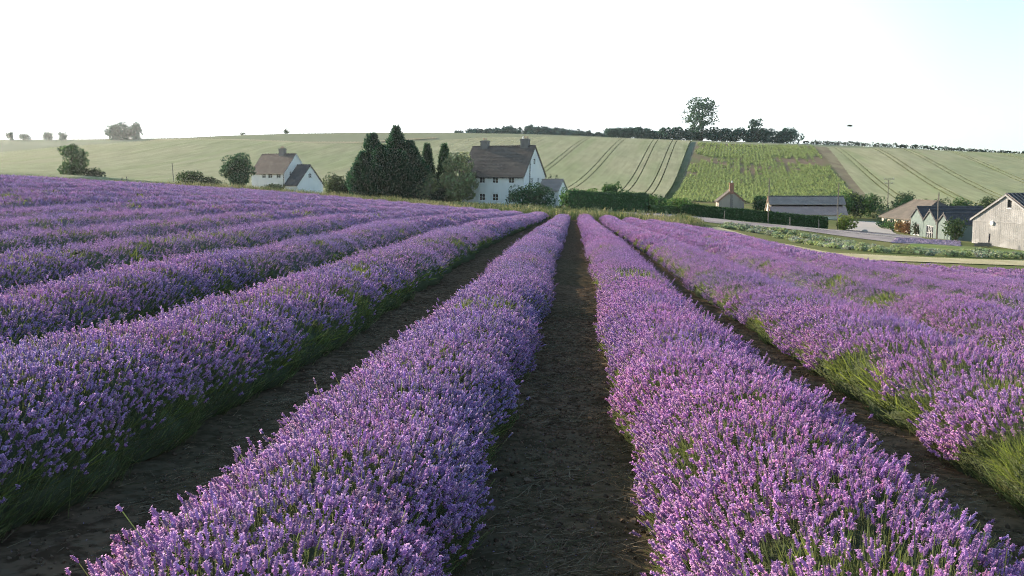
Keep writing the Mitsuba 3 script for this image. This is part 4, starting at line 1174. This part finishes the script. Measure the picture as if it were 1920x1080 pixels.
# small lavender bed by the yard
P_, A_, S_, C_ = [], [], [], []
n = 2600
u, v = rng.uniform(0, 1, n), rng.uniform(0, 1, n)
row = np.floor(v * 9) / 9 + rng.normal(.05, .012, n)
x = (31.2 + u * 8.0) * (1 - row) + (36.5 + u * 9.0) * row
y = (101 + u * 3.5) * (1 - row) + (116 + u * 5.5) * row
a = unit(rng.normal(0, .35, (n, 3)) + [0, 0, 1])
m = scatter(TUFT, np.stack([x, y, ground_z(x, y) + .02], 1), a, np.stack([rng.uniform(.10, .2, n), rng.uniform(.08, .18, n)], 1), np.array([.33, .27, .35]) * rng.uniform(.6, 1.3, (n, 1)), rng)
single('lavender_bed', 'bed of small lavender plants in front of the three gables', 'lavender', tm(m[0], m[1]), 'plant_tissue', color=m[2], kind='stuff')

# ------------------------------------------------------------------ skyline
FAR = (.10, .18, .13)
for i, (x, y, h, r_, lab) in enumerate(((-449, 780, 6.2, 3.6, 'small round tree at the far left end of the skyline'), (-441, 786, 5.0, 5.2, 'low spreading tree second from the left on the skyline'), (-425.5, 795, 6.6, 4.6, 'round tree third from the left on the skyline'), (-416, 800, 6.2, 4.0, 'round tree fourth from the left on the skyline'))):
    tree('skyline_tree', lab, 'tree', x, y, h, r_, FAR, 300 + i, 700, .9, .05, 14, limbs=4)
for i, (x, y, h, r_, lab) in enumerate(((-379.5, 812, 12.4, 7.5, 'left tree of the big hazy clump on the far hill'), (-372.5, 816, 15, 7.0, 'middle tree of the big hazy clump on the far hill'), (-365, 820, 13.6, 7.2, 'right tree of the big hazy clump on the far hill'))):
    tree('hazy_tree', lab, 'tree', x, y, h, r_, FAR, 310 + i, 2000, 1.1, -.08, 24, limbs=5)
bush('shrub', 'tiny dark bush on the left skyline above the white house tree', -166, 497, 2.2, 1.6, DARK, 320, 120, .5, cat='shrub')
bush('shrub', 'tiny dark bush on the hilltop field above the white house', -136, 470, 3.0, 1.6, DARK, 321, 150, .5, cat='shrub')
tree('oak', 'tall spreading tree standing over the hilltop hedge line', 'tree', 63.5, 514, 21.5, 9.6, (.075, .14, .085), 330, 5200, .75, .22, 46, limbs=22)
tree('oak', 'second tall tree right of the spreading hilltop tree', 'tree', 89.5, 506, 11.5, 4.6, (.055, .12, .075), 331, 1600, .8, .2, 18, limbs=8)
SK = [(45.8, 516, 5.0, 3.4), (62.6, 520, 4.6, 3.6), (90.0, 512, 4.6, 3.4), (51.5, 516, 5.8, 3.6), (57.5, 515, 5.6, 3.8), (68.5, 512, 6.0, 4.0), (74.5, 511, 5.6, 3.8), (80.0, 509, 6.4, 4.0), (85.5, 507, 5.6, 3.8), (94.5, 504, 5.8, 3.6), (99.8, 501, 4.8, 3.4), (104.3, 499, 6.6, 4.2)]
for i, (x, y, h, r_) in enumerate(sorted(SK)):
    tree('hilltop_tree', f'{ORD[i]} low dark tree from the left in the hilltop hedge line round the tall tree' if i < 11 else 'last and rightmost round dark tree of the hilltop hedge line', 'tree', x, y, h + 1, r_ * 1.2, (.06, .13, .09), 340 + i, 1300, .75, -.06, 18, limbs=4)  # leaf colour made paler and bluer to carry distance haze
for i, (x, h) in enumerate(((18, 3.0), (22.5, 3.6), (27.2, 3.9), (31.8, 4.3), (36.2, 3.8), (40.4, 2.8))):
    tree('hilltop_tree', f'{ORD[i]} tree of the dark group on the skyline left of the tall hilltop tree', 'tree', x, 522, h + 1.4, 4.4, (.065, .135, .095), 360 + i, 1300, .78, -.06, 18, limbs=4)  # distance haze put into this bluish leaf colour as well
rng = np.random.default_rng(77)
items = []
for i in range(120):
    x = rng.uniform(-66, 16)
    yb = 540 + rng.uniform(0, 26)
    h = (3.0 + 3.0 * math.exp(-((x + 22) / 26) ** 2)) * rng.uniform(.85, 1.15)
    r_ = rng.uniform(1.8, 3.2)
    L = broad_lobes(rng, h, r_, -.4, 9)
    lv = crown_leaves(rng, L, 240, .8, np.array([.11, .175, .14]) * rng.uniform(.8, 1.2))  # haze painted into the leaf colour: lightened and greyed towards blue
    items.append((lv[0] + [x, yb, gz(x, 535) - .6], lv[1], lv[2]))
m = merge_arrays(items)
single('woodland', 'distant belt of woodland along the crest of the hill', 'woodland', tm(m[0], m[1]), 'plant_tissue', color=m[2], kind='stuff')
items = []
for i in range(60):
    x = 112 + i * 2.3 + rng.normal(0, .5)
    y = 496 - (x - 112) * .36
    lv = crown_leaves(rng, [((0, 0, .8), (1.6, 1.0, rng.uniform(.6, 1.3)))], 40, .8, (.06, .08, .045))
    items.append((lv[0] + [x, y, gz(x, y)], lv[1], lv[2]))
m = merge_arrays(items)
single('hedgerow', 'thin distant hedgerow along the right skyline', 'hedgerow', tm(m[0], m[1]), 'plant_tissue', color=m[2], kind='stuff')
# rough grass verge along the far edge of the lavender
V1 = [(-74, 92), (-58, 92), (-45, 92), (-30, 92), (-15, 92.5), (-5, 93.5), (3, 95.5), (9, 99), (13, 106)]
P_, C_ = [], []
n = 26000
pv = resample(V1, 400)
k = rng.integers(0, 400, n)
depth = rng.uniform(-3.2, 7, n)
x, y = pv[k, 0] + rng.normal(0, .3, n), pv[k, 1] + depth
hgt = rng.uniform(.5, 1.15, n) * (.6 + .7 * meshkit.fbm(np.stack([x * .4, y * .4, x * 0], -1), 3, 8))
gt = meshkit.fbm(np.stack([x * .25, y * .3, x * 0 + 5], -1), 3, 9)[:, None] + rng.normal(0, .12, (n, 1))
col = np.where(gt > .42, np.array([[.46, .40, .20]]), np.array([[.20, .23, .08]])) * rng.uniform(.7, 1.3, (n, 1))
a = unit(rng.normal(0, .22, (n, 3)) + [0, 0, 1])
m = scatter(BLADE, np.stack([x, y, ground_z(x, y) - .03], 1), a, np.stack([rng.uniform(.05, .12, n), hgt], 1), col, rng)
single('tall_grass', 'strip of tall dry grass along the far edge of the lavender', 'grass', tm(m[0], m[1]), 'plant_tissue', color=m[2], kind='stuff')
# rough meadow growth further back, round the houses and the hedges
n = 16000
x, y = rng.uniform(-92, 14, n), rng.uniform(102, 185, n)
keep = y < lerp1(x, [-92, -70, -50, -30, 0, 14], [182, 185, 178, 164, 150, 131])
x, y = x[keep], y[keep]
gt = meshkit.fbm(np.stack([x * .15, y * .2, x * 0 + 5], -1), 3, 19)[:, None] + rng.normal(0, .1, (len(x), 1))
col = np.where(gt > .45, np.array([[.38, .34, .17]]), np.array([[.14, .18, .065]])) * rng.uniform(.7, 1.3, (len(x), 1))
m = scatter(BLADE, np.stack([x, y, ground_z(x, y) - .03], 1), unit(rng.normal(0, .25, (len(x), 3)) + [0, 0, 1]), np.stack([rng.uniform(.10, .2, len(x)), rng.uniform(.25, .7, len(x))], 1), col, rng)
single('meadow_grass', 'rough meadow grass between the lavender and the houses', 'grass', tm(m[0], m[1]), 'plant_tissue', color=m[2], kind='stuff')

# ------------------------------------------------------------------ poles, posts and small things
def pole(name, label, x, y, H, r, cat='pole', arms=(), lean=(0, 0), z=None, group=None):
    t = thing(name, label, cat, group)
    zz = gz(x, y) if z is None else z
    part(t, 'shaft', placed(tube([[0, 0, -.5], [lean[0] * .5, lean[1] * .5, H / 2], [lean[0], lean[1], H]], [r, r * .9, r * .75], 9), x, y, zz), 'pole_wood')
    for h, w in arms:
        part(t, 'crossarm', placed(boxm(-w / 2, w / 2, -.06, .06, h - .06, h + .06), x, y - r - .03, zz), 'pole_wood')
        for q in (-w * .42, w * .42):
            part(t, 'insulator', placed(tube([[q, 0, h + .06], [q, 0, h + .24]], [.05, .035], 6), x, y - r - .03, zz), 'white_paint')
    return t


pole('utility_pole', 'grey utility pole rising from the long hedge left of the barn', 24.0, 126.4, 5.6, .075)
pole('utility_pole', 'thin grey utility pole at the right end of the long barn', 32.6, 127.0, 5.8, .07)
pole('utility_pole', 'dark utility pole with crossarms above the yard shrubs', 60.5, 199.0, 7.0, .09, arms=((7.2, 2.0), (6.4, 1.5)))
pole('utility_pole', 'thick brown wooden pole between the three gables and the barn', 47.2, 134.0, 6.0, .10)
pole('utility_pole', 'thin leaning pole left of the white house', -73.9, 182.0, 4.4, .07, lean=(-.25, 0))
for i, (x, y, lab) in enumerate(((18.6, 126.4, 'first grey fence post from the left in front of the long hedge'), (26.1, 123.8, 'second grey fence post in front of the long hedge'), (29.2, 122.4, 'third grey fence post, rightmost in front of the long hedge'))):
    single('fence_post', lab, 'post', placed(tube([[0, 0, -.3], [0, 0, .5], [.01, 0, 1.05], [.01, 0, 1.1]], [.07, .065, .06, .03], 7), x, y, gz(x, y)), 'pole_wood')
for i, (x, y, h, lab) in enumerate(((-78.3, 172.0, 1.25, 'dark fence post right of the squat bush'), (-80.3, 174.5, 1.0, 'shorter dark fence post nearest the squat bush'))):
    single('fence_post', lab, 'post', placed(tube([[0, 0, -.3], [0, 0, h * .6], [.03, 0, h]], [.09, .085, .07], 7), x, y, gz(x, y)), 'dark_paint')
# oddments at the foot of the barn
t = thing('timber_stack', 'low stack of pale timber at the foot of the grey barn', 'timber')
for i, (a, b, c, d) in enumerate(((0, 1.9, 0, .10), (.1, 1.7, .11, .20), (.0, 1.8, .21, .30), (.4, 1.6, .31, .40))):
    part(t, 'plank', placed(boxm(a, b, -.35, .35, c, d), 44.3, 114.2, gz(44.3, 114.2), math.radians(-30)), 'pole_wood')
single('timber_post', 'dark timber post leaning at the foot of the grey barn', 'post', placed(tube([[0, 0, -.3], [.05, 0, .7], [.1, 0, 1.5]], [.09, .085, .08], 6), 46.0, 114.6, gz(46.0, 114.6)), 'dark_paint')
single('boulder', 'pale boulder at the end of the long hedge', 'boulder', (lambda m: placed(tm(m.vertices * [.36, .32, .24] * (1 + .1 * (meshkit.fbm(m.vertices * 1.7, 3, 4)[:, None] - .5)), m.faces), 35.4, 125.0, gz(35.4, 125.0) + .15))(trimesh.creation.icosphere(subdivisions=3)), 'cottage_stone', True)
# a bird on the wing over the hill
t = thing('bird', 'small dark bird flying over the hillside at the right', 'bird')
prof = np.array([[0, -.001], [.012, -.0], [.035, .05], [.05, .13], [.042, .22], [.028, .29], [.03, .33], [.022, .37], [.006, .40], [0, .425]])
body = trimesh.creation.revolve(np.abs(prof), sections=12)
body.apply_transform(trimesh.transformations.rotation_matrix(math.pi / 2, [0, 1, 0]))
tail = tm([[-.13, -.05, 0], [-.13, .05, 0], [.04, .02, .01], [.04, -.02, .01], [-.12, 0, .012]], [[0, 4, 3], [4, 2, 3], [4, 1, 2], [0, 3, 2], [0, 2, 1]])


def wing(sg):
    a = np.array([[.27, .03, .02], [.30, .20, .07], [.24, .36, .06], [.10, .50, .03]]); b = np.array([[.12, .03, .02], [.13, .20, .05], [.11, .36, .04], [.07, .50, .028]])
    up = np.vstack([a, b]) * [1, sg, 1]
    v = np.vstack([up + [0, 0, .006], up - [0, 0, .006]])
    f = []
    for i in range(3): f += [[i, i + 1, 5 + i], [i, 5 + i, 4 + i], [8 + i, 13 + i, 9 + i], [8 + i, 12 + i, 13 + i], [i, 8 + i, 9 + i], [i, 9 + i, i + 1], [4 + i, 5 + i, 13 + i], [4 + i, 13 + i, 12 + i]]
    return tm(v, f)


BX, BY, BZ = 18.35, 68.5, 4.65
for nm, ms in (('body', [body]), ('tail', [tail])):
    part(t, nm, placed(join(ms), BX, BY, BZ, math.radians(170)), 'dark_paint', True)
for sg in (-1, 1):
    part(t, 'wing', placed(wing(sg), BX, BY, BZ, math.radians(170)), 'dark_paint')

# ------------------------------------------------------------------ air
scene['air'] = {'type': 'homogeneous', 'albedo': {'type': 'rgb', 'value': [.90, .95, .97]}, 'sigma_t': .00011, 'phase': {'type': 'hg', 'g': .8}}
scene['haze'] = {'type': 'cube', 'to_world': T().translate([0, 300, 30]) @ T().scale([2600, 2600, 62]), 'bsdf': {'type': 'null'}, 'interior': {'type': 'ref', 'id': 'air'}}
labels['haze'] = {'label': 'pale summer haze lying over the fields and hills', 'category': 'haze', 'kind': 'stuff'}
